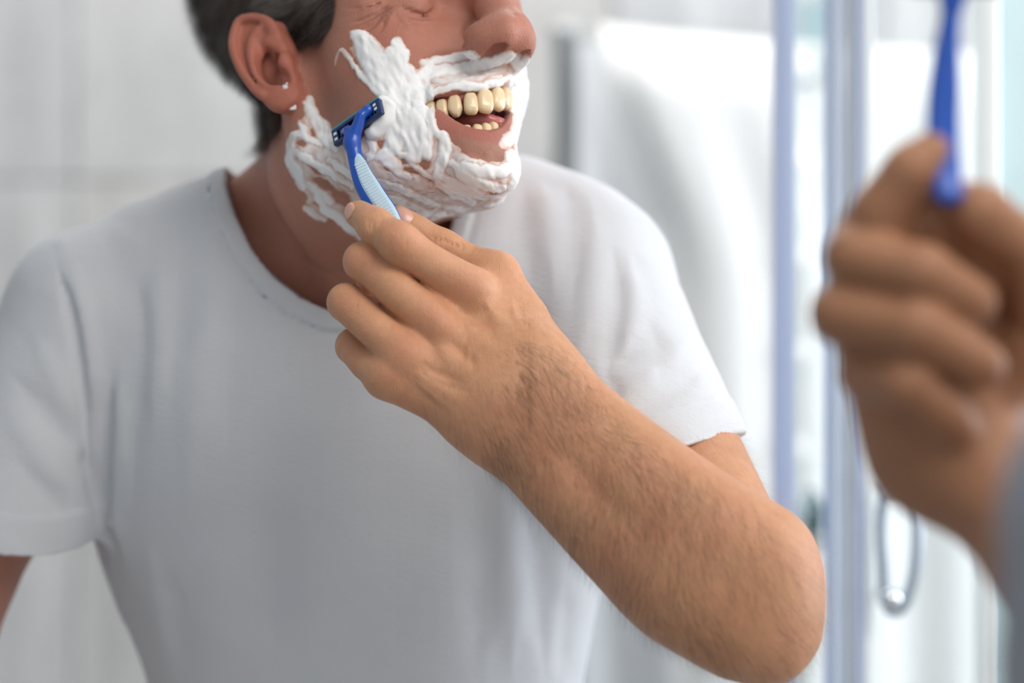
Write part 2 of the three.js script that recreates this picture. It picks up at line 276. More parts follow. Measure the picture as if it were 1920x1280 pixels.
// ear on the near side, in its own plane
const earOps = [], EN = HR.clone().multiplyScalar(0.86).addScaledVector(HF, 0.5).normalize(), earAt = hd(-6, 76, 2);
const QE = (px, py, n = 0) => { const d = P(px, py, 0).sub(CAM), o = earAt.clone().addScaledVector(EN, n * mm).sub(CAM); return CAM.clone().addScaledVector(d, o.dot(EN) / d.dot(EN)); };
const EX = HF.clone().addScaledVector(EN, -HF.dot(EN)).normalize(), EY = EN.clone().cross(EX).normalize();
{
  const rim = [[520, 62], [510, 40], [490, 29], [468, 25], [448, 31], [434, 50], [429, 80], [436, 112], [447, 135], [461, 155], [475, 172], [490, 188], [506, 200], [523, 206], [541, 203], [556, 193]];
  const to2 = (p) => { const d = p.clone().sub(earAt); return [d.dot(EX), d.dot(EY)]; };
  const outline = poly2r([...spline(rim.map(([x, y]) => QE(x, y)), 40).map(to2), ...[[562, 175], [556, 140], [545, 110], [535, 80]].map(([x, y]) => to2(QE(x, y)))]);
  const plate = (t, off) => ball(QE(495, 115), 0.045, (x, y, z) => { const dx = x - earAt.x, dy = y - earAt.y, dz = z - earAt.z, n = dx * EN.x + dy * EN.y + dz * EN.z; const q = outline(dx * EX.x + dy * EX.y + dz * EX.z, dx * EY.x + dy * EY.y + dz * EY.z) + 0.002, w = Math.abs(n - off) - t; return q > 0 && w > 0 ? Math.hypot(q, w) - 0.0015 : Math.max(q, w) - 0.0015; });
  const inner = (l, n) => spline(l.map(([x, y, k]) => QE(x, y, k ?? n)), 30);
  const rope = (l, n, r0, r1) => { const p = inner(l, n); return chain(...p.flatMap((q, i) => [q, lerp(r0, r1, i / 30) * mm])); };
  earOps.push(U(plate(0.0012, -0.001)),
    U(rope([[522, 76, -1], [512, 52], [496, 38], [472, 34], [450, 40], [441, 58], [437, 84], [444, 112], [454, 134], [466, 152], [478, 168], [492, 180]], 2.5, 3.2, 2.6), 0.0015),
    U(rope([[484, 58], [474, 76], [472, 98], [477, 122], [487, 142], [500, 153]], 2.2, 2.2, 4.2), 0.004),
    U(rope([[484, 62], [498, 56], [510, 60]], 1.5, 2.2, 1.6), 0.004),
    U(ell(QE(528, 184, 0), [0.0078, 0.0075, 0.0045], [EX, EY, EN]), 0.006), U(ell(QE(514, 160, 1), [0.006, 0.004, 0.0042], [EX, EY, EN]), 0.004),
    U(ell(QE(509, 117, -11), [0.0125, 0.018, 0.0045], [EX, EY, EN]), 0.002), S(ell(QE(509, 118, 4), [0.0094, 0.0150, 0.0140], [EX.clone().multiplyScalar(0.97).addScaledVector(EY, 0.24).normalize(), EY.clone().multiplyScalar(0.97).addScaledVector(EX, -0.24).normalize(), EN]), 0.003),
    S(rope([[482, 46], [458, 54], [452, 80], [456, 108], [466, 134], [480, 155]], 3.6, 1.2, 0.8), 0.0015));
  // root of the ear, helix crus and tragus
  earOps.push(U(chain(QE(520, 60, -5), 0.006, QE(535, 100, -7), 0.007, QE(552, 160, -7), 0.006, QE(556, 185, -5), 0.006), 0.003),
    U(ell(QE(535, 118, 1), [0.0042, 0.0068, 0.005], [EX, EY, EN]), 0.004), U(chain(QE(505, 78, 0), 0.003, QE(525, 92, -1), 0.003), 0.004),
    S(ell(QE(521, 124, -4), [0.0045, 0.006, 0.008], [EX, EY, EN]), 0.002), S(chain(QE(527, 140, 2), 0.003, QE(534, 152, 3), 0.0028), 0.002));
}
const ear = grp(earOps, 0, 0.003);
// the far ear: a plain mirror of the same ops
const farEar = { c: hd(...(([a, b, c]) => [a, -b, c])(local(ear.c))), R: ear.R, o: 0, k: 0.003, f: (x, y, z) => { const [, b] = lx(x, y, z), s = -2 * b * mm; return ear.f(x + HR.x * s, y + HR.y * s, z + HR.z * s); } };
const hit = (px, py, b = 0) => onSurface(headBase, px, py) ?? hd(...QB(px, py, b));
// creases: crow's feet, lids, cheek folds, lines in front of the ear
const marks = [];
{
  const line = (pts, depth, width) => { const q = pts.map(([x, y]) => onSurface(headBase, x, y)).filter(Boolean); if (q.length > 1) marks.push(groove(spline(q, 10), depth * 2.1 * mm, width * mm)); };
  for (const l of [
    [[[745, 6], [726, 15], [700, 30], [672, 41], [640, 46]], 1.1, 1.1], [[[742, 12], [722, 26], [705, 42], [688, 54], [665, 62]], 0.9, 1.1], [[[740, 2], [718, 8], [690, 16], [665, 17], [640, 14]], 0.9, 1.1],
    [[[738, 16], [724, 34], [716, 52], [706, 64]], 0.7, 1.0], [[[745, 5], [760, 18], [785, 26], [812, 22], [838, 6]], 1.2, 1.3], [[[748, 18], [766, 28], [790, 34], [815, 30], [835, 18]], 0.7, 1.2],
    [[[735, 22], [750, 40], [765, 55]], 0.5, 1.1], [[[752, 24], [772, 40], [790, 46]], 0.4, 1.0], [[[700, 44], [690, 52], [680, 70]], 0.4, 1], [[[660, 8], [690, 6], [715, -2]], 0.7, 1.1], [[[640, -8], [680, -8], [720, -10]], 0.7, 1.2], [[[650, 28], [680, 28], [705, 22]], 0.5, 0.9],
    [[[872, 40], [866, 62], [871, 86], [884, 101]], 1.6, 1.7], [[[868, 92], [838, 104], [808, 122], [795, 150], [796, 185], [806, 215]], 2.0, 2.8], [[[800, 190], [797, 215], [806, 245]], 1.5, 2],
    [[[551, 118], [559, 140], [566, 168], [568, 188]], 0.8, 0.8], [[[556, 128], [565, 150], [572, 180]], 0.5, 0.7], [[[545, 98], [550, 108], [553, 125]], 0.7, 0.9],
    [[[880, 285], [915, 298], [950, 290]], 1.2, 4], [[[955, 8], [962, 22], [966, 30]], 0.4, 2],
  ]) line(...l);
  marks.push(bump3(hit(700, 0), 0.012, 0.002), bump3(hit(790, 12), 0.007, 0.0022), bump3(hit(725, 32), 0.004, 0.0008));
}
// fine relief of the skin
const pores = (amp, f) => ({ c: HO, R: 5, k: 0, o: 2, f: (x, y, z) => amp * (noise(x * f, y * f, z * f) + 0.6 * noise(x * f * 2.1 + 9, y * f * 2.1, z * f * 2.1)) });
const headSkin = grp([{ ...headBase, o: 0, k: 0 }, ear, farEar, ...marks]);
// ------------------------------------------------------------------ the man: neck, arms and hand
const C = (...p) => { const q = []; for (let i = 0; i < p.length; i += 4) q.push(P(p[i], p[i + 1], p[i + 2]), p[i + 3] * mm); return chain(...q); };   // px, py, w (m), radius (mm)
const neck = grp([
  U(chain(hd(-22, 0, -30), 0.05, P(674, 330, -0.06), 0.052, P(668, 420, -0.07), 0.053, P(660, 560, -0.09), 0.058)), U(chain(P(640, 400, -0.10), 0.05, P(610, 480, -0.11), 0.058), 0.02),
  U(C(640, 340, 0.0, 20, 690, 470, -0.02, 14, 690, 570, -0.03, 13), 0.03), U(C(570, 330, -0.0, 15, 640, 500, -0.02, 9, 680, 570, -0.03, 8), 0.02),
  U(C(610, 412, -0.09, 40, 485, 456, -0.10, 40, 425, 482, -0.10, 40, 220, 590, -0.09, 36), 0.035), U(C(690, 425, -0.10, 38, 880, 475, -0.10, 40, 1100, 530, -0.07, 38), 0.05),
  U(C(690, 590, -0.038, 11, 560, 520, -0.05, 10, 330, 520, -0.06, 12), 0.03), U(C(700, 600, -0.04, 11, 860, 540, -0.05, 10, 1050, 500, -0.05, 12), 0.03),
  U(ell(P(680, 760, -0.11), [0.145, 0.10, 0.075]), 0.04),
], 0, 0.025);
const hand = (() => {
  const palm = [
    U(C(880, 545, 0.133, 10.5, 985, 690, 0.142, 14)), U(C(820, 612, 0.144, 10.5, 955, 725, 0.150, 15), 0.012), U(C(762, 668, 0.149, 10, 925, 755, 0.153, 14), 0.012), U(C(722, 712, 0.147, 9.5, 895, 782, 0.150, 13), 0.012),
    U(C(860, 600, 0.125, 13, 960, 700, 0.128, 16, 820, 690, 0.120, 13, 920, 755, 0.128, 15), 0.014),
    U(C(835, 555, 0.132, 9, 792, 612, 0.132, 9, 748, 656, 0.128, 8), 0.008), U(C(862, 575, 0.138, 9, 808, 545, 0.137, 6.5), 0.004), U(C(800, 632, 0.138, 9, 738, 588, 0.135, 7.5), 0.004), U(C(745, 685, 0.132, 8, 700, 655, 0.126, 6), 0.004),
    U(C(930, 512, 0.116, 10.5, 985, 600, 0.126, 13, 1010, 680, 0.138, 14), 0.012), U(C(925, 560, 0.122, 10, 975, 640, 0.134, 12), 0.014),
    U(C(985, 700, 0.146, 17, 1015, 722, 0.146, 17), 0.02), U(C(905, 775, 0.144, 16, 935, 800, 0.144, 16), 0.02),
    U(C(945, 740, 0.156, 12, 985, 765, 0.154, 14), 0.015),
  ];
  const g = (list, k) => grp(list, 0, k);
  const index = g([U(C(674, 402, 0.126, 7.6, 690, 412, 0.136, 8.2, 704, 424, 0.141, 8.6)), U(C(704, 424, 0.141, 8.8, 756, 461, 0.147, 9.8), 0.006), U(C(754, 460, 0.147, 10, 815, 500, 0.145, 10.4, 882, 542, 0.138, 11), 0.006), U(ell(P(742, 449, 0.151), [0.009, 0.009, 0.0075]), 0.006)], 0);
  const middle = g([U(C(682, 490, 0.136, 10, 745, 545, 0.146, 10.4, 818, 607, 0.146, 11)), U(C(680, 490, 0.132, 9.3, 700, 520, 0.104, 8.6), 0.006), U(C(700, 520, 0.104, 8.6, 728, 540, 0.090, 7.8), 0.005)], 0.0022);
  const ring = g([U(C(650, 567, 0.134, 10.2, 705, 618, 0.146, 10.2, 764, 664, 0.150, 10.5)), U(C(649, 567, 0.126, 9.4, 672, 590, 0.098, 8.4), 0.006), U(C(672, 590, 0.098, 8.4, 700, 600, 0.086, 7.6), 0.005)], 0.0022);
  const little = g([U(C(664, 650, 0.124, 9.4, 690, 680, 0.136, 9.8, 724, 706, 0.147, 10)), U(C(662, 648, 0.118, 8.6, 680, 655, 0.092, 7.6), 0.006), U(C(680, 655, 0.092, 7.6, 704, 652, 0.076, 6.8), 0.005)], 0.0022);
  const thumb = g([U(C(748, 412, 0.108, 7.6, 775, 430, 0.109, 8.8, 832, 466, 0.110, 8.9)), U(C(832, 466, 0.110, 9.2, 880, 488, 0.112, 8.8, 935, 512, 0.116, 10.5), 0.006)], 0.0022);
  const ops = [grp([index, middle, ring, little], 0, 0), thumb, { ...grp(palm), o: 0, k: 0.007 }];
  const base = grp(ops), at = (x, y) => onSurface(base, x, y, 0.3, 0), m = [];
  const line = (pts, d, w) => { const q = pts.map(([x, y]) => at(x, y)).filter(Boolean); if (q.length > 1) m.push(groove(spline(q, 8), d * 1.9 * mm, w * mm)); };
  // knuckles, hollows between them, tendons, veins, creases over the joints
  m.push(bump3(at(884, 535), 0.013, 0.003), bump3(at(822, 602), 0.013, 0.003), bump3(at(765, 655), 0.011, 0.0022), bump3(at(728, 700), 0.010, 0.0018), bump3(at(742, 446), 0.008, 0.001), bump3(at(790, 640), 0.010, -0.0018), bump3(at(850, 585), 0.011, -0.0022));
  for (const l of [[[[865, 590], [905, 640], [950, 700]], -0.9, 4], [[[815, 640], [860, 690], [920, 730]], -0.9, 4], [[[765, 690], [830, 735], [890, 765]], -0.7, 4], [[[905, 560], [950, 620], [985, 670]], -0.9, 4.5],
    [[[838, 632], [872, 668], [912, 700]], 0.7, 3.5], [[[790, 680], [840, 712], [890, 742]], 0.6, 3.2], [[[880, 610], [895, 650], [900, 690], [890, 730]], -0.8, 1.9], [[[835, 650], [870, 690], [890, 730], [905, 770]], -0.7, 1.8], [[[930, 580], [940, 640], [990, 690], [1040, 735]], -0.8, 2.0], [[[800, 700], [850, 720], [890, 730]], -0.5, 1.8],
    [[[735, 432], [741, 448], [737, 466]], 0.35, 0.8], [[[746, 430], [751, 449], [746, 470]], 0.3, 0.8], [[[726, 430], [731, 446], [727, 462]], 0.25, 0.8], [[[692, 408], [699, 420], [694, 440]], 0.35, 0.8], [[[686, 408], [691, 420], [688, 436]], 0.25, 0.7],
    [[[820, 444], [825, 452], [822, 460]], 0.5, 0.8], [[[831, 446], [838, 457]], 0.6, 0.9], [[[842, 450], [848, 462]], 0.5, 0.8], [[[854, 456], [858, 466]], 0.4, 0.8], [[[787, 428], [790, 436]], 0.4, 1], [[[712, 396], [716, 412], [712, 428]], 0.25, 0.8], [[[756, 440], [760, 455], [757, 474]], 0.3, 0.9], [[[690, 478], [696, 492], [692, 506]], 0.25, 0.9], [[[702, 488], [708, 502], [704, 514]], 0.2, 0.9], [[[664, 556], [670, 570], [664, 584]], 0.25, 0.9], [[[862, 450], [868, 464], [864, 474]], 0.35, 0.9], [[[812, 440], [816, 452]], 0.4, 0.8], [[[960, 560], [975, 620], [1000, 660]], -0.5, 2.2], [[[870, 600], [884, 640], [876, 680], [890, 720], [925, 770]], -0.6, 1.7], [[[905, 640], [935, 690], [985, 735]], -0.5, 1.6], [[[770, 705], [820, 745], [870, 780]], -0.5, 1.8], [[[930, 700], [948, 728], [940, 760]], 0.3, 1.6], [[[955, 690], [975, 720], [965, 755]], 0.3, 1.6]]) line(...l);
  return grp([{ ...base, o: 0, k: 0 }, ...m], 0, 0.02);
})();
// forearm of the raised arm, elbow and upper arm
const arm = grp([
  U(C(1000, 695, 0.148, 16, 1080, 770, 0.155, 18, 1215, 905, 0.172, 24, 1330, 1000, 0.182, 27, 1408, 1048, 0.185, 26)), U(C(925, 785, 0.146, 15, 1020, 880, 0.155, 17, 1130, 985, 0.170, 20, 1275, 1115, 0.186, 24, 1390, 1175, 0.19, 24), 0.025),
  U(C(960, 740, 0.140, 19, 1110, 880, 0.150, 26, 1290, 1040, 0.165, 36, 1400, 1110, 0.17, 36), 0.03),
  U(C(1415, 1060, 0.172, 26, 1432, 1145, 0.178, 25, 1455, 1190, 0.18, 18), 0.016), U(C(1445, 1215, 0.186, 16, 1478, 1180, 0.180, 13), 0.012),
  U(C(1404, 1075, 0.165, 25, 1350, 985, 0.125, 30, 1268, 835, 0.06, 34, 1192, 700, 0.012, 33, 1112, 525, -0.055, 34), 0.018),
  groove([P(1000, 790, 0.17), P(1100, 900, 0.187), P(1240, 1040, 0.215)], 0.0018, 0.009),
], 0, 0.016);
const otherArm = grp([U(C(150, 600, -0.075, 40, 40, 840, -0.075, 40, -60, 1010, -0.07, 39, -150, 1240, -0.06, 36)), U(C(-150, 1240, -0.06, 37, -160, 1500, -0.02, 34, -100, 1800, 0.04, 24), 0.02)], 0, 0.02);
const torsoOps = (pad) => {
  const sec = (py, l, r, w, rz) => { const a = P(l, py, w), b = P(r, py, w); return ell(a.clone().add(b).multiplyScalar(0.5), [(b.x - a.x) / 2 + pad, 0.10, rz + pad]); };
  return [[620, 190, 1150, -0.10, 0.085], [760, 182, 1155, -0.105, 0.098], [900, 205, 1120, -0.115, 0.10], [1050, 250, 1085, -0.125, 0.098], [1200, 325, 1055, -0.13, 0.096], [1380, 362, 1030, -0.13, 0.098], [1600, 270, 1100, -0.125, 0.1], [1800, 260, 1110, -0.12, 0.104], [1980, 260, 1110, -0.12, 0.104]].map((s, i) => U(sec(...s), i ? 0.06 : 0));
};
// ------------------------------------------------------------------ the T-shirt
const xy = (px, py, w) => { const p = P(px, py, w); return [p.x, p.y]; };
const frontHole = [[428, 250, -0.08], [424, 318, -0.08], [430, 352, -0.07], [446, 402, -0.05], [478, 470, -0.035], [520, 522, -0.03], [570, 560, -0.025], [622, 582, -0.025], [676, 588, -0.025], [735, 574, -0.025], [790, 534, -0.03], [828, 480, -0.04], [846, 425, -0.05], [858, 370, -0.06], [885, 320, -0.08], [890, 250, -0.08]].map((a) => xy(...a));
const backHole = [[420, 220, -0.13], [428, 318, -0.13], [520, 372, -0.15], [650, 392, -0.16], [780, 368, -0.15], [880, 316, -0.13], [890, 220, -0.13]].map((a) => xy(...a));
const fh = poly2r(frontHole, 0.001, 0.04), bh = poly2r(backHole, 0.001, 0.04);
const neckHole = (x, y, z) => z > -0.1 ? fh(x, y) : lerp(fh(x, y), bh(x, y), sstep(-0.1, -0.115, z));
const leftA = P(165, 590, -0.075), leftB = P(0, 1000, -0.075), rightA = P(1104, 520, -0.06), rightB = P(1212, 880, 0.055);
const hemL = { n: leftB.clone().sub(leftA).add(V(0.008, 0, 0)).normalize(), p: P(60, 1046, -0.03) }, hemR = { n: rightB.clone().sub(rightA).normalize(), p: P(1395, 812, 0.05) };
hemR.n = V(0.32, -0.93, 0.12).normalize(); hemL.n = V(-0.2, -0.9, -0.4).normalize(); hemL.p.copy(P(60, 1052, -0.018));
const plane = (h) => ({ f: (x, y, z) => (x - h.p.x) * h.n.x + (y - h.p.y) * h.n.y + (z - h.p.z) * h.n.z, c: h.p, R: 5 });
const shirtHemY = 0.93, shirtFolds = [];
const shirtBase = grp([
  grp([...torsoOps(0.0),
    U(C(560, 462, -0.11, 42, 470, 470, -0.10, 46, 300, 518, -0.09, 46, 160, 585, -0.08, 44), 0.035), U(C(760, 440, -0.11, 42, 960, 446, -0.10, 46, 1060, 474, -0.085, 45, 1104, 525, -0.07, 43), 0.06),
    U(C(690, 612, -0.04, 14, 560, 545, -0.05, 14, 420, 520, -0.06, 20), 0.04), U(C(690, 612, -0.04, 14, 820, 560, -0.05, 14, 960, 520, -0.06, 20), 0.04),
    U(ell(P(500, 690, -0.07), [0.085, 0.075, 0.045]), 0.05), U(ell(P(860, 690, -0.07), [0.085, 0.075, 0.045]), 0.05)], 0, 0),
  { ...grp([U(chain(leftA, 0.049, leftB, 0.060, leftB.clone().lerp(leftA, -0.3), 0.061)), I(plane(hemL))]), o: 0, k: 0.014 }, { ...grp([U(chain(rightA, 0.048, rightB, 0.0585, rightB.clone().lerp(rightA, -0.35), 0.0585)), I(plane(hemR))]), o: 0, k: 0.018 },
]);
{
  const at = (x, y) => onSurface(shirtBase, x, y, 0.2, -0.4);
  const fold = (pts, d, w) => { const q = pts.map(([x, y]) => at(x, y)).filter(Boolean); if (q.length > 1) shirtFolds.push(groove(spline(q, 8), d * 1.45 * mm, w * mm)); };
  for (const f of [
    [[[98, 462], [128, 560], [150, 680], [160, 800], [178, 960]], 3.6, 3.6], [[[118, 452], [150, 560], [168, 680], [175, 790]], -2.0, 6], [[[208, 700], [200, 800], [196, 900], [205, 1010]], 3.0, 6], [[[228, 690], [222, 800], [218, 960], [235, 1050]], -2.2, 8],
    [[[258, 500], [268, 640], [250, 800], [250, 930]], 1.6, 9], [[[300, 470], [300, 640], [285, 800]], -1.6, 10], [[[345, 430], [335, 560], [320, 760]], 1.3, 11], [[[400, 420], [395, 560], [365, 760], [350, 950]], -1.2, 12], [[[440, 520], [430, 660], [425, 850]], 1.0, 12],
    [[[20, 700], [90, 780], [150, 850]], 1.6, 7], [[[10, 760], [80, 860], [140, 930]], -1.5, 8], [[[60, 620], [110, 720], [150, 800]], -1.3, 7], [[[30, 860], [90, 930], [130, 970]], 1.0, 7], [[[150, 850], [172, 890], [182, 970]], 3.5, 5],
    [[[378, 350], [368, 420], [388, 520]], 0.6, 8], [[[290, 380], [330, 420], [345, 470]], 1.2, 10], [[[210, 420], [250, 470], [262, 540]], -1.0, 9],
    [[[1010, 330], [1030, 420], [1040, 560]], -1.2, 9], [[[1060, 340], [1080, 430], [1075, 570]], 1.3, 9], [[[1110, 370], [1115, 470], [1105, 600], [1080, 690]], -1.4, 8], [[[985, 345], [980, 430], [1000, 540]], 1.0, 8],
    [[[1150, 470], [1160, 560], [1145, 650], [1135, 720]], 2.2, 6], [[[1180, 480], [1190, 580], [1170, 670]], -1.5, 7], [[[1150, 700], [1200, 650], [1260, 640]], 1.4, 6], [[[1160, 760], [1230, 700], [1300, 640]], -1.6, 7], [[[1180, 790], [1250, 740], [1320, 700]], 1.4, 7], [[[1215, 600], [1240, 660], [1235, 720]], 1.0, 7], [[[1140, 700], [1150, 740], [1140, 770]], 2, 5],
    [[[560, 640], [600, 700], [640, 800]], 0.5, 14], [[[480, 900], [500, 1050], [520, 1260]], 0.9, 18], [[[560, 880], [575, 1060], [590, 1270]], -0.8, 18], [[[980, 960], [1010, 1080], [1020, 1270]], 1.4, 12], [[[930, 900], [960, 1080], [960, 1270]], -1.3, 14], [[[880, 860], [905, 1050], [890, 1270]], 0.9, 14], [[[1060, 1090], [1060, 1180], [1050, 1270]], 1.1, 10],
    [[[300, 1050], [330, 1150], [345, 1270]], 1.0, 12], [[[270, 1000], [300, 1120], [310, 1260]], -0.8, 10], [[[400, 1000], [410, 1120], [420, 1260]], -0.7, 16], [[[720, 880], [735, 1060], [740, 1260]], 0.5, 20],
  ]) fold(...f);
}
const pl = plane(hemL), pr = plane(hemR);
const shirtDetail = { c: HO, R: 5, k: 0, o: 2, f: (x, y, z) => {
  let d = 0.0004 * fbm(x * 60, y * 60, z * 60, 2) + 0.0016 * fbm(x * 14 + 3, y * 6, z * 14, 2);
  const q = neckHole(x, y, z); if (q > -0.004 && q < 0.016) d -= 0.0016 * sstep(0.0122, 0.0104, q) - 0.0008 * Math.exp(-(((q - 0.0130) / 0.0021) ** 2));
  if (x < -0.24) { const e = pl.f(x, y, z); if (e > -0.03) d -= 0.0009 * sstep(-0.0225, -0.0215, e); } else if (x > 0.03 && z > 0.0) { const e = pr.f(x, y, z); if (e > -0.03) d -= 0.0008 * sstep(-0.0215, -0.0205, e); }
  return d;
} };
const shirtSolid = grp([{ ...shirtBase, o: 0, k: 0 }, ...shirtFolds, shirtDetail]);

const shirt = grp([{ ...shirtSolid, o: 0, k: 0 },
  { o: 4, t: 0.0045 * QUICK, near: (x, y, z) => neckHole(x, y, z) < 0.02, c: V(0, 1.4, 0), R: 5, k: 0, f: () => 0 },
  S({ c: V(0, 1.4, 0), R: 5, f: (x, y, z) => neckHole(x, y, z) }, 0.002),
  S(chain(leftA.clone().lerp(leftB, 0.8), 0.04, leftB, 0.0546, leftB.clone().lerp(leftA, -0.4), 0.0555)), S(chain(rightA.clone().lerp(rightB, 0.82), 0.04, rightB, 0.0525, rightB.clone().lerp(rightA, -0.45), 0.0535)),
  S({ c: V(0, 0.9, 0), R: 0.8, f: (x, y) => y - shirtHemY })]);
// ------------------------------------------------------------------ the man: meshes
const man = thing('person', 'man in a white T-shirt, cheeks covered with shaving foam, laughing and shaving with a razor', 'person', [0, 0, 0]);
const skinBump = dataTex(512, (x, y) => 0.5 + 0.25 * tileNoise(x, y, 16) + 0.3 * tileNoise(x, y, 34, 4)); skinBump.repeat.set(24, 24);
const skinMat = std({ vertexColors: true, roughness: 0.44, ior: 1.42, specularIntensity: 0.9, bumpMap: skinBump, bumpScale: 0.0004, sheen: 0.25, sheenColor: new THREE.Color(1, 0.75, 0.65), sheenRoughness: 0.5 });
const LIN = (r, g, b) => { const c = new THREE.Color().setRGB(r / 255, g / 255, b / 255, THREE.SRGBColorSpace); return [c.r, c.g, c.b]; };
const mix = (a, b, t) => [a[0] + (b[0] - a[0]) * t, a[1] + (b[1] - a[1]) * t, a[2] + (b[2] - a[2]) * t];
const SK = { face: LIN(182, 127, 108), neck: LIN(182, 127, 108), hand: LIN(209, 156, 120), arm: LIN(209, 156, 120), red: LIN(180, 100, 84), lip: LIN(168, 102, 90), mouth: LIN(150, 58, 56), beard: LIN(146, 108, 94), scalp: LIN(90, 78, 72), ear: LIN(178, 106, 88), vein: LIN(190, 148, 118) };
const kn = [[884, 535], [822, 602], [765, 655], [728, 700], [745, 448], [682, 490], [650, 567], [664, 650]].map(([x, y]) => onSurface(hand, x, y, 0.3, 0));
const hairArea = poly2r([[42, 130], [42, 24], [39, 6], [26, 4], [13, 10], [1, 17], [-8, 30], [-13, 20], [-13, -21], [-20, -20], [-30, -28], [-60, -30], [-140, -30], [-140, 130]], 1, 5);
const scalpMask = (a, b, c) => c > 92 ? 1 : sstep(2, -2, hairArea(a + Math.max(0, 50 - Math.abs(b)) * -0.4 * (a > 0 ? 1 : 0), c - (a < -20 ? Math.max(0, 60 - Math.abs(b)) : 0)));   // 1 where the head's hair grows
const isEar = (x, y, z) => Math.min(ear.f(x, y, z), farEar.f(x, y, z)) < headBase.f(x, y, z) - 0.0004;
function skinPaint(x, y, z, nx, ny, nz) {
  const n1 = fbm(x * 55, y * 55, z * 55, 3), n2 = noise(x * 420, y * 420, z * 420), n3 = fbm(x * 16 + 7, y * 16, z * 16, 2);
  const [a, b, c] = lx(x, y, z);
  let col;
  if (y > 1.39 && c > -150 && a > -125 && Math.abs(b) < 95 && (z < 0.09 || headBase.f(x, y, z) < hand.f(x, y, z))) {
    col = SK.face;
    const cheek = Math.exp(-(((a - 62) / 22) ** 2) - (((Math.abs(b) - 44) / 20) ** 2) - (((c + 20) / 22) ** 2)), noseR = Math.exp(-(((a - 112) / 14) ** 2) - ((b / 16) ** 2) - (((c + 16) / 16) ** 2));
    col = mix(col, SK.red, clamp(cheek * 0.6 + noseR * 0.35 + 0.12 * n3));
    const beard = sstep(-22, -40, c + 0.18 * (a - 60)) * sstep(-126, -112, c) * sstep(-2, 12, a); col = mix(col, SK.beard, beard * 0.55);
    const onEar = Math.abs(b) > 58 && a < 30 && a > -60 && isEar(x, y, z); if (onEar) col = mix(col, SK.ear, 0.8);
    const hair = onEar ? 0 : scalpMask(a, b, c); col = mix(col, SK.scalp, hair);
    if (a > 52 && c < -34 && c > -106 && Math.abs(b) < 38) {
      const m = mouthDist(b, c), fr = arch(b);
      const ring = sstep(9.5, 7, m - (c < -68 ? 2.5 : 0)) * sstep(46, 60, a); col = mix(col, SK.lip, ring * 0.85);
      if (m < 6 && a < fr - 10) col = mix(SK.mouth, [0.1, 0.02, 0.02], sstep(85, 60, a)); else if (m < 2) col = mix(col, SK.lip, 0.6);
    }
  } else if (z > 0.06) {
    col = SK.hand;
    col = mix(col, SK.red, clamp(0.22 * fbm(x * 130, y * 130, z * 130, 2) + 0.2 * n3, 0, 0.3)); let r = 0; for (const q of kn) r = Math.max(r, Math.exp(-((x - q.x) ** 2 + (y - q.y) ** 2 + (z - q.z) ** 2) / 1.3e-4)); col = mix(col, SK.red, r * 0.22);
  } else col = SK.neck;
  col = mix(col, SK.red, clamp(0.16 * n1 + 0.10 * n3 + 0.06, 0, 0.4)); const f = 1 + 0.05 * n2 + 0.06 * n1;
  return [col[0] * f, col[1] * f, col[2] * f];
}
const mouthDist = poly2r(mouthPoly, 0.5, 25);
const headNeck = grp([{ ...headSkin, o: 0, k: 0 }, { ...neck, k: 0.028 }]), armHand = grp([{ ...arm, o: 0, k: 0 }, { ...hand, k: 0.018 }]);
const bodyAll = grp([{ ...headNeck, o: 0, k: 0 }, { ...armHand, o: 0, k: 0 }, { ...otherArm, o: 0, k: 0 }]);
const armKeep = (x, y, z) => { const e = pr.f(x, y, z); return z > 0.075 || e > -0.05; };
// three nets of one field, finest where the photograph is sharpest: hand, face, and the rest
const atHand = (x, y, z, m = 0) => { const [u, v] = proj(x, y, z); return z > 0.078 - m && u < 985 + m * 3300 && v > 352 - m * 3300 && y > 1.36 - m && x > -0.14; };
const atFace = (x, y, z, m = 0) => { const [u, v] = proj(x, y, z); return z > 0.012 - m && u > 412 - m * 3300 && v < 470 + m * 3300 && y > 1.43; };
const handNet = surface(grp([{ ...armHand, o: 0, k: 0 }]), 0.00125 * QUICK, V(-0.16, 1.34, 0.04), V(0.06, 1.56, 0.19), (x, y, z) => atHand(x, y, z, 0.006), 1);
lap('hand net');
const faceNet = surface(grp([{ ...headNeck, o: 0, k: 0 }]), 0.0016 * QUICK, V(-0.2, 1.42, -0.02), V(0.08, 1.72, 0.15), (x, y, z) => atFace(x, y, z, 0.007), 1);
lap('face net');
const restNet = surface(bodyAll, 0.0025 * QUICK, V(-0.3, 1.18, -0.2), V(0.24, 1.72, 0.27), (x, y, z) => {
  const [u] = proj(x, y, z); if (z < 0.075 && y < 1.40 && u < 1150) return false; if (u < 340) return false; if (!(z > 0.05 || y > 1.4 || armKeep(x, y, z) && x > 0.1)) return false; return !atHand(x, y, z, -0.012) && !atFace(x, y, z, -0.012);
}, 1);
lap('skin nets');
const inner = grp([...torsoOps(-0.012), { ...neck, k: 0.02 }, { ...otherArm, k: 0.02 }, U(chain(rightA, 0.04, rightB, 0.04), 0.02)]);
const coarse = surface(inner, 0.006, V(-0.36, 0.85, -0.26), V(0.16, 1.5, 0.06), (x, y, z) => y < 1.445);
const bodyGeo = finish([handNet, faceNet, restNet, coarse], skinPaint);
const body = mesh('body', bodyGeo, skinMat, man);
lap('body ' + bodyGeo.index.count / 3);
const clothBump = dataTex(512, (x, y) => 0.5 + 0.3 * tileNoise(x * 2, y * 9, 3) + 0.3 * tileNoise(x * 5, y * 24, 3, 4)); clothBump.repeat.set(9, 9);
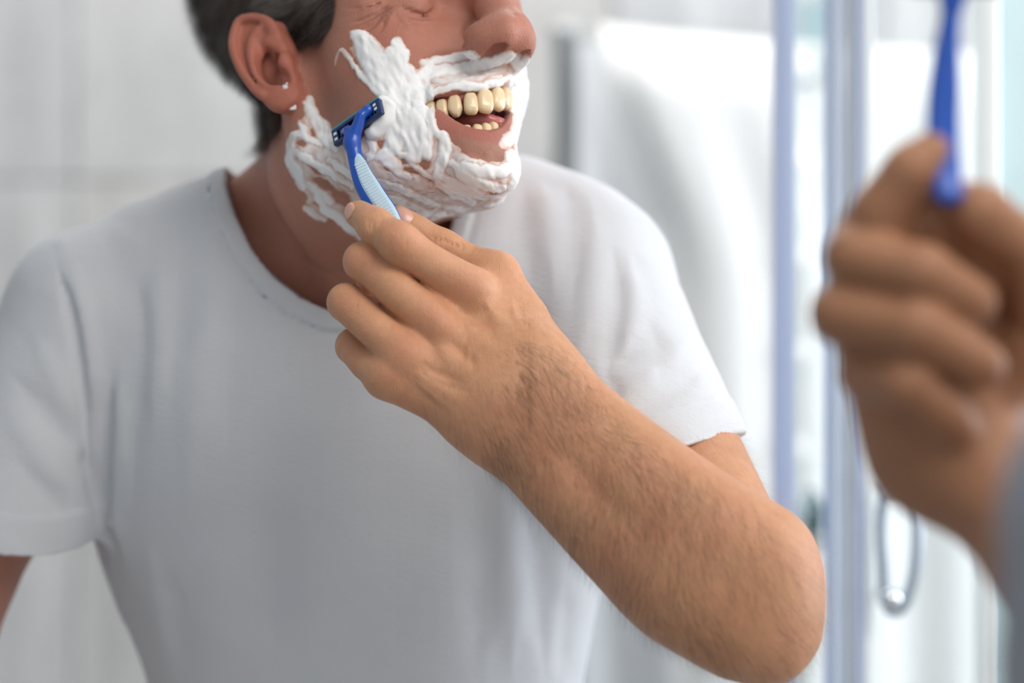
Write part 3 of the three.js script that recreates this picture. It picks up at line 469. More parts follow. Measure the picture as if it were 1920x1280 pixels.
const shirtMat = std({ color: 0xced2d8, roughness: 0.95, specularIntensity: 0.15, bumpMap: clothBump, bumpScale: 0.00025, sheen: 0.3, sheenColor: new THREE.Color(1, 1, 1), sheenRoughness: 0.6 });
const sn = surface(shirt, 0.0026 * QUICK, V(-0.38, 0.9, -0.28), V(0.2, 1.56, 0.16), null, 1);
lap('shirt net');
const tshirt = mesh('t_shirt', finish([sn]), shirtMat, man); tshirt.userData.label = 'plain white crew-neck T-shirt';
lap('shirt ' + tshirt.geometry.index.count / 3);
// ------------------------------------------------------------------ shaving foam: thickness strokes drawn on the skin, seen from the side that the photo shows; the far half of the face mirrors its outline
const FX0 = 510, FY0 = -20, FW = 520, FH = 500;
const foamThin = new Float32Array(FW * FH), foamThick = new Float32Array(FW * FH), foamFlow = new Float32Array(FW * FH);
{
  const area = poly2([[560, 236], [548, 250], [541, 296], [551, 325], [563, 352], [575, 380], [590, 392], [612, 408], [646, 428], [676, 448], [740, 450], [790, 425], [814, 400], [860, 394], [930, 394], [962, 376], [978, 335], [990, 310], [985, 240], [972, 262], [962, 284], [944, 300], [912, 304], [880, 290], [858, 270], [838, 254], [818, 240], [810, 215], [806, 190], [812, 174], [838, 168], [866, 163], [900, 164], [922, 160], [946, 152], [968, 146], [990, 145], [1000, 108], [966, 104], [945, 106], [918, 108], [893, 106], [874, 104], [838, 112], [800, 117], [790, 128], [776, 142], [764, 134], [756, 128], [752, 96], [742, 78], [728, 84], [712, 76], [688, 72], [676, 60], [664, 64], [662, 84], [652, 92], [676, 122], [700, 160], [722, 184], [700, 230], [660, 272], [628, 262], [618, 238], [604, 226], [592, 206], [582, 184], [566, 192], [574, 212], [560, 226]]);
  const holes = [[712, 88, 16, 10, 0.7], [774, 100, 11, 22, 0.2], [724, 128, 5, 16, 0.2], [758, 160, 6, 14, 0], [745, 175, 5, 12, 0.1], [805, 105, 20, 8, -0.4], [835, 125, 26, 6, -0.25], [806, 200, 4, 12, 0], [717, 272, 14, 9, 0.5], [735, 292, 12, 7, 0.2], [757, 300, 12, 9, 0.3], [797, 306, 11, 13, -0.3], [740, 318, 22, 4, 0.15], [775, 322, 26, 6, 0.2], [812, 336, 22, 7, 0.3], [850, 364, 30, 6, 0.35], [890, 380, 22, 4, 0.25], [600, 232, 10, 14, -0.4], [587, 250, 12, 8, 0.5], [566, 270, 10, 5, 0.4], [640, 372, 22, 12, 0.5], [606, 345, 24, 8, 0.5], [590, 318, 18, 7, 0.6], [640, 330, 10, 6, 0.5], [600, 385, 14, 5, 0.4], [885, 285, 26, 10, 0.25], [925, 366, 20, 7, -0.1], [955, 130, 7, 8, 0], [570, 372, 8, 10, 0.5], [655, 400, 14, 6, 0.4]];
  // thickness strokes: width px, height mm, points
  const st = [
    [11, 4.0, [[666, 68], [680, 92], [699, 128], [716, 160], [728, 186], [738, 200]]], [8, 4.0, [[672, 64], [684, 74], [694, 76]]], [13, 3.6, [[690, 78], [704, 104], [716, 136], [726, 166]]],
    [10, 3.8, [[743, 80], [752, 98], [750, 124], [744, 150], [738, 176], [738, 205]]], [9, 3.6, [[730, 96], [736, 120], [732, 150], [730, 180]]], [14, 4.6, [[766, 138], [770, 164], [778, 199], [784, 234], [782, 268], [776, 290]]],
    [12, 4.4, [[756, 170], [756, 205], [764, 240], [770, 275]]], [9, 3.6, [[786, 160], [798, 190], [802, 225], [800, 256], [802, 290]]], [12, 3.8, [[742, 205], [744, 240], [738, 270], [730, 285]]], [8, 2.4, [[776, 150], [792, 140], [806, 128]]],
    [4.2, 2.4, [[640, 94], [656, 112], [672, 134], [690, 154], [702, 168], [716, 186]]], [2, 0.8, [[636, 98], [632, 114], [628, 124]]], [2, 0.7, [[664, 92], [684, 124], [706, 158]]],
    [6, 3.0, [[792, 118], [815, 114], [840, 110], [868, 105], [884, 104]]], [6, 3.4, [[874, 100], [884, 104], [896, 110]]], [7, 3.2, [[800, 150], [815, 136], [838, 131], [866, 129], [898, 123], [930, 115], [952, 108], [970, 104]]],
    [5, 3.0, [[806, 178], [818, 170], [842, 164], [868, 161], [898, 162], [924, 158], [946, 151], [970, 141]]], [6, 2.6, [[930, 108], [950, 104], [968, 103]]], [8, 2.6, [[960, 112], [972, 122], [976, 136]]], [5, 2.6, [[800, 150], [802, 170], [806, 185]]], [5, 1.2, [[815, 152], [850, 148], [900, 143], [945, 130]]],
    [7, 4.0, [[816, 246], [832, 258], [838, 272], [832, 295], [824, 316], [820, 330]]], [8, 3.0, [[832, 262], [836, 280], [830, 300]]], [7, 3.0, [[849, 308], [866, 326], [888, 340], [920, 350], [944, 352]]], [9, 3.2, [[955, 288], [968, 312], [972, 336], [966, 358], [948, 382], [930, 390]]], [8, 2.6, [[870, 312], [900, 322], [935, 322], [958, 310]]],
    [6, 2.8, [[822, 342], [838, 356], [862, 366], [884, 378]]], [7, 2.2, [[830, 332], [850, 345], [880, 358], [910, 368]]], [5, 2.6, [[948, 366], [952, 378], [942, 388]]], [8, 2.2, [[945, 270], [955, 262], [964, 252]]],
    [7, 2.8, [[548, 256], [544, 280], [546, 302], [560, 330], [566, 350]]], [5, 2.4, [[548, 252], [562, 250], [580, 262], [602, 272]]], [7, 2.6, [[581, 188], [584, 204], [596, 224], [612, 244], [622, 260]]], [4, 2.0, [[570, 194], [574, 212], [584, 228], [592, 240]]], [4, 2.2, [[561, 230], [570, 242], [578, 250]]], [5, 2.2, [[588, 232], [600, 252], [618, 270], [634, 282]]],
    [6, 2.4, [[556, 285], [580, 300], [604, 316], [630, 330], [660, 350]]], [5, 2.2, [[570, 340], [596, 356], [624, 378]]], [6, 2.6, [[594, 366], [608, 388], [632, 408], [660, 430], [680, 446]]], [5, 2.4, [[574, 388], [590, 400], [608, 412]]], [5, 2.0, [[618, 300], [640, 316], [662, 330]]],
    [5, 2.4, [[690, 290], [706, 296], [722, 288], [742, 300], [752, 314]]], [5, 2.2, [[718, 300], [734, 310], [750, 326], [770, 334]]], [4, 2.4, [[742, 282], [752, 290], [768, 292], [786, 300]]], [4, 2.0, [[772, 308], [786, 318], [800, 330], [820, 338]]], [5, 2.0, [[700, 340], [740, 350], [780, 366], [820, 384]]], [5, 1.8, [[705, 362], [745, 376], [790, 392]]], [6, 1.8, [[760, 410], [790, 404], [814, 394]]], [5, 2.0, [[690, 262], [700, 276], [694, 300]]],
    [7, 2.6, [[985, 108], [982, 140], [976, 175], [972, 215], [968, 250], [976, 300]]],
  ];
  for (let y = 0; y < FH; y++) for (let x = 0; x < FW; x++) {
    const px = x + FX0, py = y + FY0, wx = px + 3 * noise(px * 0.06, py * 0.06, 3) + 1.5 * noise(px * 0.2, py * 0.2, 5), wy = py + 3 * noise(px * 0.06, py * 0.06, 9) + 1.5 * noise(px * 0.2, py * 0.2, 11);
    let cover = sstep(2, -5, area(wx, wy));
    for (const [hx, hy, rx, ry, q] of holes) { const c = Math.cos(q), s = Math.sin(q), dx = wx - hx, dy = wy - hy, u = (dx * c + dy * s) / rx, v = (-dx * s + dy * c) / ry, r = u * u + v * v; if (r < 4) cover *= 1 - 0.95 * Math.exp(-r * r * 0.8); }
    const i = y * FW + x; let T = 0;
    for (const [w, t, p] of st) {
      let m = 1e9, along = 0; for (let k = 0; k + 1 < p.length; k++) { const ax = p[k][0], ay = p[k][1], ex = p[k + 1][0] - ax, ey = p[k + 1][1] - ay, q = clamp(((wx - ax) * ex + (wy - ay) * ey) / (ex * ex + ey * ey)), d = Math.hypot(wx - ax - ex * q, wy - ay - ey * q); if (d < m) { m = d; along = (k + q) / (p.length - 1); } }
      const e = 0.65 + 0.35 * Math.sin(Math.PI * clamp(along, 0.04, 0.96)), r = w * e * 1.85; if (m < r) { const q = 1 - (m / r) ** 2, v = 0.38 * t * e * Math.min(1, q * 1.35) * (0.8 + 0.2 * Math.sqrt(q)); T = T ? Math.max(T, v) + 0.25 * Math.min(T, v) : v; }
    }
    foamThin[i] = cover; foamThick[i] = T;
  }
}
const ras = (f, px, py) => { const x = px - FX0, y = py - FY0, ix = Math.floor(x), iy = Math.floor(y); if (ix < 0 || iy < 0 || ix >= FW - 1 || iy >= FH - 1) return 0; const u = x - ix, v = y - iy, o = iy * FW + ix; return lerp(lerp(f[o], f[o + 1], u), lerp(f[o + FW], f[o + FW + 1], u), v); };
// thickness of the foam over a point of the skin, mm; negative where there is none
function foamT(x, y, z) {
  const [a, b, c] = lx(x, y, z); let cov, th;
  if (b > -34) { const [u, v] = proj(x, y, z); cov = ras(foamThin, u, v); th = ras(foamThick, u, v); } else { cov = 0; th = 0; }
  if (b < -4) { const q = hd(a, -b, c), [u, v] = proj(q.x, q.y, q.z), w = sstep(-4, -16, b); cov = Math.max(cov, w * ras(foamThin, u, v)); th = Math.max(th, w * ras(foamThick, u, v)); }
  if (b < -20 && a > 20) { const far = Math.min(Math.hypot(a - 60, (c - 2) * 0.7), Math.hypot(a - 68, (c + 22) * 0.7), Math.hypot(a - 72, (c + 44) * 0.7)), w = sstep(-20, -28, b); th = Math.max(th, 2.2 * w * sstep(17, 6, far + 3 * noise(a * 0.2, b * 0.2, c * 0.2))); cov = Math.max(cov, w * sstep(22, 12, far)); }
  if (cov < 0.01 && th < 0.01) return -2;
  const X = x * 1000, Y = y * 1000, Z = z * 1000;
  const lump = fbm(X * 0.1, Y * 0.1, Z * 0.1, 2), streak = noise((X + Y * 0.5) * 0.42, (Y - X * 0.5) * 0.12, Z * 0.3), fine = noise(X * 0.33, Y * 0.33, Z * 0.33);
  let t = (cov - 0.4) * 0.75 + cov * (0.24 * streak + 0.22 * lump + 0.06 * fine);
  if (th > 0) t = Math.max(t, 0) * 0.6 + th * (1 + 0.25 * lump + 0.3 * streak) + 0.1 * fine * Math.min(1, th) - 0.1;
  return t;
}
// the foam's sheet: the skin's own triangles, each split in four, raised by the thickness
const foamNet = (() => {
  const { pos: p, nor: n, idx: t } = faceNet, nv = p.length / 3, T = new Float32Array(nv).fill(NaN), onHand = (x, y, z) => z > 0.09 && (x - hand.c.x) ** 2 + (y - hand.c.y) ** 2 + (z - hand.c.z) ** 2 < (hand.R + 0.01) ** 2 && hand.f(x, y, z) < 0.001;
  const at = (i) => { if (T[i] !== T[i]) { const x = p[3 * i], y = p[3 * i + 1], z = p[3 * i + 2], [u, v] = y > 1.44 && z > 0.005 ? proj(x, y, z) : [0, 0]; T[i] = u > 515 && u < 1020 && v < 470 && !onHand(x, y, z) ? foamT(x, y, z) : -2; } return T[i]; };
  const out = { pos: [], nor: [], idx: [] }, ids = new Map();
  const vert = (a, b) => {
    const key = a < b ? a * nv + b : b * nv + a; let j = ids.get(key); if (j !== undefined) return j;
    let x = (p[3 * a] + p[3 * b]) / 2, y = (p[3 * a + 1] + p[3 * b + 1]) / 2, z = (p[3 * a + 2] + p[3 * b + 2]) / 2, nx = n[3 * a] + n[3 * b], ny = n[3 * a + 1] + n[3 * b + 1], nz = n[3 * a + 2] + n[3 * b + 2]; const l = Math.hypot(nx, ny, nz); nx /= l; ny /= l; nz /= l;
    const th = a === b ? at(a) : Math.max(at(a), at(b)) < -1.9 ? -2 : foamT(x, y, z), h = Math.max(-0.9, th) * mm; j = out.pos.length / 3; ids.set(key, j); out.pos.push(x + nx * h, y + ny * h, z + nz * h); out.nor.push(th); return j;
  };
  for (let i = 0; i < t.length; i += 3) {
    const a = t[i], b = t[i + 1], c = t[i + 2]; if (Math.max(at(a), at(b), at(c)) < -0.6) continue;
    const A = vert(a, a), B = vert(b, b), D = vert(c, c), ab = vert(a, b), bc = vert(b, c), ca = vert(c, a);
    for (const q of [[A, ab, ca], [ab, B, bc], [ca, bc, D], [ab, bc, ca]]) if (Math.max(out.nor[q[0]], out.nor[q[1]], out.nor[q[2]]) > -0.3) out.idx.push(...q);
  }
  return out;
})();
lap('foam net');
const WHITE = LIN(244, 246, 248), PINKISH = LIN(204, 166, 148);
const foamMat = std({ vertexColors: true, roughness: 0.7, specularIntensity: 0.35, sheen: 0.2, sheenColor: new THREE.Color(1, 1, 1) });
const foamGeo = new THREE.BufferGeometry(); foamGeo.setAttribute('position', new THREE.Float32BufferAttribute(foamNet.pos, 3)); foamGeo.setIndex(foamNet.idx); foamGeo.computeVertexNormals();
foamGeo.setAttribute('color', new THREE.Float32BufferAttribute(foamNet.nor.flatMap((th) => mix(PINKISH, WHITE, sstep(-0.08, 1.0, th))), 3));
const foam = mesh('shaving_foam', foamGeo, foamMat, man); foam.userData.label = 'white streaky shaving foam on cheeks, lip, chin and neck';
for (const [px, py, r, sx] of [[535, 163, 4.2, 1.2], [538, 158, 2.6, 1], [548, 203, 3.2, 2.0], [553, 199, 2.4, 1.4]]) {
  const p = onSurface(headSkin, px, py); if (!p) continue;
  const g = new THREE.SphereGeometry(r / 3250, 20, 14), a = g.attributes.position; for (let i = 0; i < a.count; i++) { const k = 1 + 0.3 * noise(a.getX(i) * 900 + px, a.getY(i) * 900, a.getZ(i) * 900); a.setXYZ(i, a.getX(i) * k * sx, a.getY(i) * k, a.getZ(i) * k); } g.computeVertexNormals(); g.translate(p.x, p.y, p.z);
  mesh('foam_fleck', g, std({ color: 0xf4f6f8, roughness: 0.7 }), man);
}
lap('foam ' + foamGeo.index.count / 3);
// ------------------------------------------------------------------ teeth, gums, tongue
const toothMat = std({ color: 0xe8cfa8, roughness: 0.22, clearcoat: 0.5, clearcoatRoughness: 0.15 }), gumMat = std({ color: 0xa85a58, roughness: 0.3, clearcoat: 0.4 }), tongueMat = std({ color: 0xb05a58, roughness: 0.35, clearcoat: 0.5 });
const TF = 95.5, TFALL = 20, toothArch = (b) => TF - TFALL * (Math.abs(b) / 26) ** 2.2;
function tooth(b, c, w, h, d, lower, kind) {   // a rounded crown, its biting edge away from the gum
  const g = new THREE.SphereGeometry(1, 22, 18), p = g.attributes.position;
  for (let i = 0; i < p.count; i++) {
    let x = p.getX(i), y = p.getY(i), z = p.getZ(i); const sq = (v, e) => Math.sign(v) * Math.abs(v) ** e;
    x = sq(x, 0.62); y = sq(y, 0.66); z = sq(z, 0.8);
    const t = (y + 1) / 2, wid = kind === 'incisor' ? lerp(1.04, 0.9, t) : kind === 'canine' ? (t < 0.35 ? lerp(0.62, 1, t / 0.35) : lerp(1, 0.84, (t - 0.35) / 0.65)) : lerp(0.9, 0.88, t);
    p.setXYZ(i, x * w / 2 * wid, y * h / 2 * (lower ? -1 : 1), (z + 0.25 * t) * d / 2);
  }
  if (lower) { const ix = g.index.array; for (let i = 0; i < ix.length; i += 3) { const q = ix[i]; ix[i] = ix[i + 1]; ix[i + 1] = q; } }
  g.computeVertexNormals(); g.scale(mm, mm, mm);
  const slope = (toothArch(b + 0.5) - toothArch(b - 0.5)); // da/db
  const X = HR.clone().addScaledVector(HF, slope).normalize(), Z = HF.clone().addScaledVector(X, -HF.dot(X)).normalize();
  const at = hd(toothArch(b) + (lower ? -5 : 0), b, c), m = new THREE.Matrix4().makeBasis(X, HU, Z); if (m.determinant() < 0) { m.makeBasis(X.clone().negate(), HU, Z); }
  g.applyMatrix4(m); g.translate(at.x, at.y, at.z); mesh('tooth', g, toothMat, man);
}
for (const [b, edge, w, h, k] of [[28.6, -57.5, 6, 7, 'pre'], [26.2, -59.6, 6, 8, 'pre'], [22.8, -62, 6.4, 9.5, 'pre'], [18.5, -62.4, 7.2, 11, 'canine'], [12.2, -61.8, 7.2, 11, 'incisor'], [5.0, -60.2, 8.4, 12.5, 'incisor'], [-3.6, -55.8, 8.4, 12.5, 'incisor'], [-11.2, -50.6, 7, 11, 'incisor'], [-17.4, -47, 7, 11, 'canine']]) tooth(b, edge + h / 2 + 0.5, w * 1.14, h + 2, 7, false, k);
[[12.4, -67], [7.2, -66.2], [2, -64.4], [-3.4, -61.8], [-8.6, -58.5], [-13.6, -55]].forEach(([b, c]) => tooth(b, c - 4, 5.5, 8, 6, true, 'incisor'));
{
  const bow = (c, da, r, lower) => { const p = []; for (let b = -28; b <= 28; b += 2) p.push(hd(toothArch(b) - 3 + (lower ? -5 : 0) + da, b, c - b * (lower ? 0.42 : 0.3) - Math.abs(b) * 0.1)); return new THREE.TubeGeometry(new THREE.CatmullRomCurve3(p), 40, r * mm, 12); };
  mesh('upper_gum', bow(-44, 0, 3.8), gumMat, man); mesh('lower_gum', bow(-71, -1, 4.5, true), gumMat, man);
  const g = new THREE.SphereGeometry(1, 32, 20), p = g.attributes.position; for (let i = 0; i < p.count; i++) { const x = p.getX(i); p.setY(i, p.getY(i) - 0.25 * Math.exp(-x * x * 9)); } g.scale(17 * mm, 9 * mm, 24 * mm);
  g.computeVertexNormals(); g.applyMatrix4(new THREE.Matrix4().makeBasis(HR, HU, HF.clone().negate())); const t = hd(69, -6, -58); g.translate(t.x, t.y, t.z); const ix = g.index.array; mesh('tongue', g, tongueMat, man);
}
// ------------------------------------------------------------------ hair: strands as copies of a few curved blades
function strandGeo(bend, w) {
  const n = 4, pos = [], idx = []; for (let i = 0; i <= n; i++) { const t = i / n, y = t, z = bend * t * t, r = w * (1 - 0.75 * t * t); for (let k = 0; k < 3; k++) { const a = k * 2.0944; pos.push(Math.cos(a) * r, y, z + Math.sin(a) * r); } }
  for (let i = 0; i < n; i++) for (let k = 0; k < 3; k++) { const a = i * 3 + k, b = i * 3 + (k + 1) % 3, c = a + 3, d = b + 3; idx.push(a, c, b, b, c, d); }
  const g = new THREE.BufferGeometry(); g.setAttribute('position', new THREE.Float32BufferAttribute(pos, 3)); g.setIndex(idx); g.computeVertexNormals(); return g;
}
function strands(name, list, bend, w, mat, parent, label) {   // list of [root, direction, normal, length, width factor, colour]
  const im = new THREE.InstancedMesh(strandGeo(bend, w), mat, list.length), m = new THREE.Matrix4(), X = V(), Z = V(), col = new THREE.Color();
  list.forEach(([p, d, n, L, k, c], i) => { X.copy(d).cross(n).normalize(); Z.copy(X).cross(d).normalize(); m.makeBasis(X.clone().multiplyScalar(k), d.clone().multiplyScalar(L), Z.clone().multiplyScalar(L)); m.setPosition(p); im.setMatrixAt(i, m); im.setColorAt(i, col.setRGB(c[0], c[1], c[2])); });
  im.name = name; im.castShadow = im.receiveShadow = true; im.userData.kind = 'stuff'; if (label) im.userData.label = label; parent.add(im); return im;
}
const hairMat = std({ color: 0xffffff, roughness: 0.45, specularIntensity: 0.7 });
{
  // roots: scattered over the skin's own triangles where hair grows
  const g = bodyGeo, p = g.attributes.position.array, n = g.attributes.normal.array, ix = g.index.array, head = [], fore = [], stub = [], brow = [];
  const DARK = LIN(58, 55, 54), GREY = LIN(172, 168, 164), BROWN = LIN(112, 96, 84), GOLD = LIN(196, 150, 104), ARM = LIN(96, 70, 52);
  const v = V(), nn = V();
  for (let i = 0; i < ix.length; i += 3) {
    const A = ix[i] * 3, B = ix[i + 1] * 3, D = ix[i + 2] * 3, mx = (p[A] + p[B] + p[D]) / 3, my = (p[A + 1] + p[B + 1] + p[D + 1]) / 3, mz = (p[A + 2] + p[B + 2] + p[D + 2]) / 3;
    if (my < 1.18) continue;
    const e1x = p[B] - p[A], e1y = p[B + 1] - p[A + 1], e1z = p[B + 2] - p[A + 2], e2x = p[D] - p[A], e2y = p[D + 1] - p[A + 1], e2z = p[D + 2] - p[A + 2];
    const area = 0.5 * Math.hypot(e1y * e2z - e1z * e2y, e1z * e2x - e1x * e2z, e1x * e2y - e1y * e2x) * 1e6;   // mm2
    const nx = n[A], ny = n[A + 1], nz = n[A + 2];
    const pick = (density) => { const k = area * density; return Math.floor(k) + (rnd() < k % 1 ? 1 : 0); };
    const root = () => { let u = rnd(), w = rnd(); if (u + w > 1) { u = 1 - u; w = 1 - w; } return V(p[A] + u * e1x + w * e2x, p[A + 1] + u * e1y + w * e2y, p[A + 2] + u * e1z + w * e2z); };
    nn.set(nx, ny, nz);
    const [a, b, c] = lx(mx, my, mz);
    if (my > 1.40 && mz < 0.105 && c > -140 && Math.abs(b) < 95 && a > -125) {
      if (b < -20 && nz < -0.2) continue;
      const earZone = Math.abs(b) > 58 && a > -60 && a < 30 && isEar(mx, my, mz);
      const s = earZone ? 0 : scalpMask(a, b, c);
      if (s > 0.05) {
        for (let k = pick(0.85 * s); k > 0; k--) {
          const q = root(), back = a < -8, L = (back ? 11 : c > 30 ? 15 : 8) * (0.7 + 0.6 * rnd());
          const flow = back ? [-0.25, 0, -0.9] : c > 40 ? [-0.8, 0.1, 0.1] : [-0.25, 0, -0.95], j = 0.35, cl = noise(q.x * 160, q.y * 160, q.z * 160) * 0.45;
          const d = V().addScaledVector(HF, flow[0] + j * (rnd() - 0.5) + cl).addScaledVector(HR, flow[1] + j * (rnd() - 0.5)).addScaledVector(HU, flow[2] + j * (rnd() - 0.5) - cl * 0.3); d.addScaledVector(nn, -d.dot(nn)).normalize().addScaledVector(nn, 0.42 + 0.25 * rnd()).normalize();
          const gr = rnd() < (back ? 0.14 : 0.3) ? 0.95 : rnd() * 0.25; head.push([q, d, nn.clone(), L * mm, 0.75 + 0.5 * rnd(), mix(mix(DARK, BROWN, rnd()), GREY, gr)]);
        }
      } else if (nz > -0.2 && a > -2 && Math.abs(b) < 72 && c < -20 + (a < 40 ? 12 : 0) && c > -120 && !(mouthDist(b, c) < 6 && a > 50)) {
        for (let k = pick(0.55 * sstep(-14, -30, c)); k > 0; k--) { const q = root(), d = V().addScaledVector(HU, -0.7 + 0.4 * (rnd() - 0.5)).addScaledVector(HF, 0.3 * (rnd() - 0.5)).addScaledVector(nn, 0.8).normalize(); stub.push([q, d, nn.clone(), (0.5 + 0.4 * rnd()) * mm, 0.8, rnd() < 0.4 ? GREY : BROWN]); }
      }
    } else if (mz > 0.06 && nz > -0.5) {
      const [u, w2] = proj(mx, my, mz); let dens = 0.32 * sstep(900, 1000, u + 0.3 * (w2 - 700)); if (u < 900) dens = 0.03 * sstep(640, 700, w2) * sstep(720, 800, u);
      const under = noise(mx * 40, my * 40, mz * 40); dens *= 0.8 + 0.6 * under;
      for (let k = pick(dens); k > 0; k--) {
        const q = root(), t = noise(q.x * 30 + 5, q.y * 30, q.z * 30), d = V(0.35 + 0.5 * t + 0.5 * (rnd() - 0.5), -0.75 + 0.5 * (rnd() - 0.5), 0.25 * (rnd() - 0.5)); d.addScaledVector(nn, -d.dot(nn)).normalize().addScaledVector(nn, 0.16 + 0.2 * rnd()).normalize();
        const gold = rnd() < sstep(1150, 1500, u) * 0.55 || ny > 0.6; fore.push([q, d, nn.clone(), (6 + 9 * rnd()) * mm, 0.6 + 0.6 * rnd(), gold ? GOLD : mix(ARM, BROWN, rnd())]);
      }
    }
  }
  console.log('hair', head.length, fore.length, stub.length);
  strands('hair', head, 0.25, 0.00014, hairMat, man, 'short dark brown hair turning grey at the temple');
  strands('arm_hair', fore, 0.35, 0.000065, hairMat, man, 'fine brown and golden hair on the forearm');
  strands('stubble', stub, 0.1, 0.00006, hairMat, man, 'short grey and brown beard stubble');
}
lap('hair');
// ------------------------------------------------------------------ nails
{
  const nailMat = std({ color: 0xd9a591, roughness: 0.3, clearcoat: 0.5, clearcoatRoughness: 0.2 });
  const nail = (px, py, tx, ty, w, l, tilt) => {
    const p = onSurface(hand, px, py, 0.3, 0); if (!p) return; const e = 0.0005, n = V(hand.f(p.x + e, p.y, p.z) - hand.f(p.x - e, p.y, p.z), hand.f(p.x, p.y + e, p.z) - hand.f(p.x, p.y - e, p.z), hand.f(p.x, p.y, p.z + e) - hand.f(p.x, p.y, p.z - e)).normalize();
    const q = P(tx, ty, p.z + tilt), Y = q.sub(p); Y.addScaledVector(n, -Y.dot(n)).normalize(); const X = Y.clone().cross(n), g = new THREE.SphereGeometry(1, 28, 18), a = g.attributes.position;
    for (let i = 0; i < a.count; i++) { const x = a.getX(i), y = a.getY(i), z = a.getZ(i); a.setXYZ(i, Math.sign(x) * Math.abs(x) ** 0.8 * w / 2 * mm, y * l / 2 * mm, (z * 0.7 - 0.22 * x * x * w / 2 - 0.1 * y * y * l / 2) * mm); }
    g.computeVertexNormals(); g.applyMatrix4(new THREE.Matrix4().makeBasis(X, Y, n)); g.translate(p.x + n.x * 0.0002, p.y + n.y * 0.0002, p.z + n.z * 0.0002); mesh('fingernail', g, nailMat, man);
  };
  nail(653, 394, 646, 384, 9, 11, -0.006); nail(757, 404, 747, 396, 9, 11, -0.002);
}
// ------------------------------------------------------------------ razor
function sweep(pts, n, half, thick, front, pow = 2.6, caps = true) {   // a bar with a rounded section: half(t) across, thick(t) along front
  const c = new THREE.CatmullRomCurve3(pts, false, 'centripetal'), m = 24, pos = [], idx = [];
  for (let i = 0; i <= n; i++) {
    const t = i / n, p = c.getPointAt(t), T = c.getTangentAt(t), F = front.clone().addScaledVector(T, -front.dot(T)).normalize(), X = T.clone().cross(F), e = caps ? Math.min(1, Math.sqrt(Math.min(t, 1 - t) / 0.035 + 0.02)) : 1;
    for (let k = 0; k < m; k++) { const a = k / m * 2 * Math.PI, q = (v) => Math.sign(v) * Math.abs(v) ** (2 / pow), u = q(Math.cos(a)) * half(t) * e, v = q(Math.sin(a)) * thick(t) * e; pos.push(p.x + X.x * u + F.x * v, p.y + X.y * u + F.y * v, p.z + X.z * u + F.z * v); }
  }
  for (let i = 0; i < n; i++) for (let k = 0; k < m; k++) { const a = i * m + k, b = i * m + (k + 1) % m; idx.push(a, b, a + m, b, b + m, a + m); }
  for (const [row, s] of [[0, 1], [n, 0]]) { const o = pos.length / 3, p = c.getPointAt(row / n); pos.push(p.x, p.y, p.z); for (let k = 0; k < m; k++) { const a = row * m + k, b = row * m + (k + 1) % m; s ? idx.push(o, b, a) : idx.push(o, a, b); } }
  const g = new THREE.BufferGeometry(); g.setAttribute('position', new THREE.Float32BufferAttribute(pos, 3)); g.setIndex(idx); g.computeVertexNormals(); return g;
}
const razorMats = { blue: std({ color: 0x0f4fb6, roughness: 0.3, clearcoat: 0.4 }), dark: std({ color: 0x0a2c62, roughness: 0.32, clearcoat: 0.4 }), black: std({ color: 0x10141c, roughness: 0.4 }), steel: std({ color: 0x9aa2ac, roughness: 0.25, metalness: 0.9 }), white: std({ color: 0xe8eef2, roughness: 0.35 }), strip: std({ color: 0x2f9fae, roughness: 0.35 }), grip: std({ color: 0xb9d8ec, roughness: 0.5 }), rib: std({ color: 0xd6e8f3, roughness: 0.5 }) };
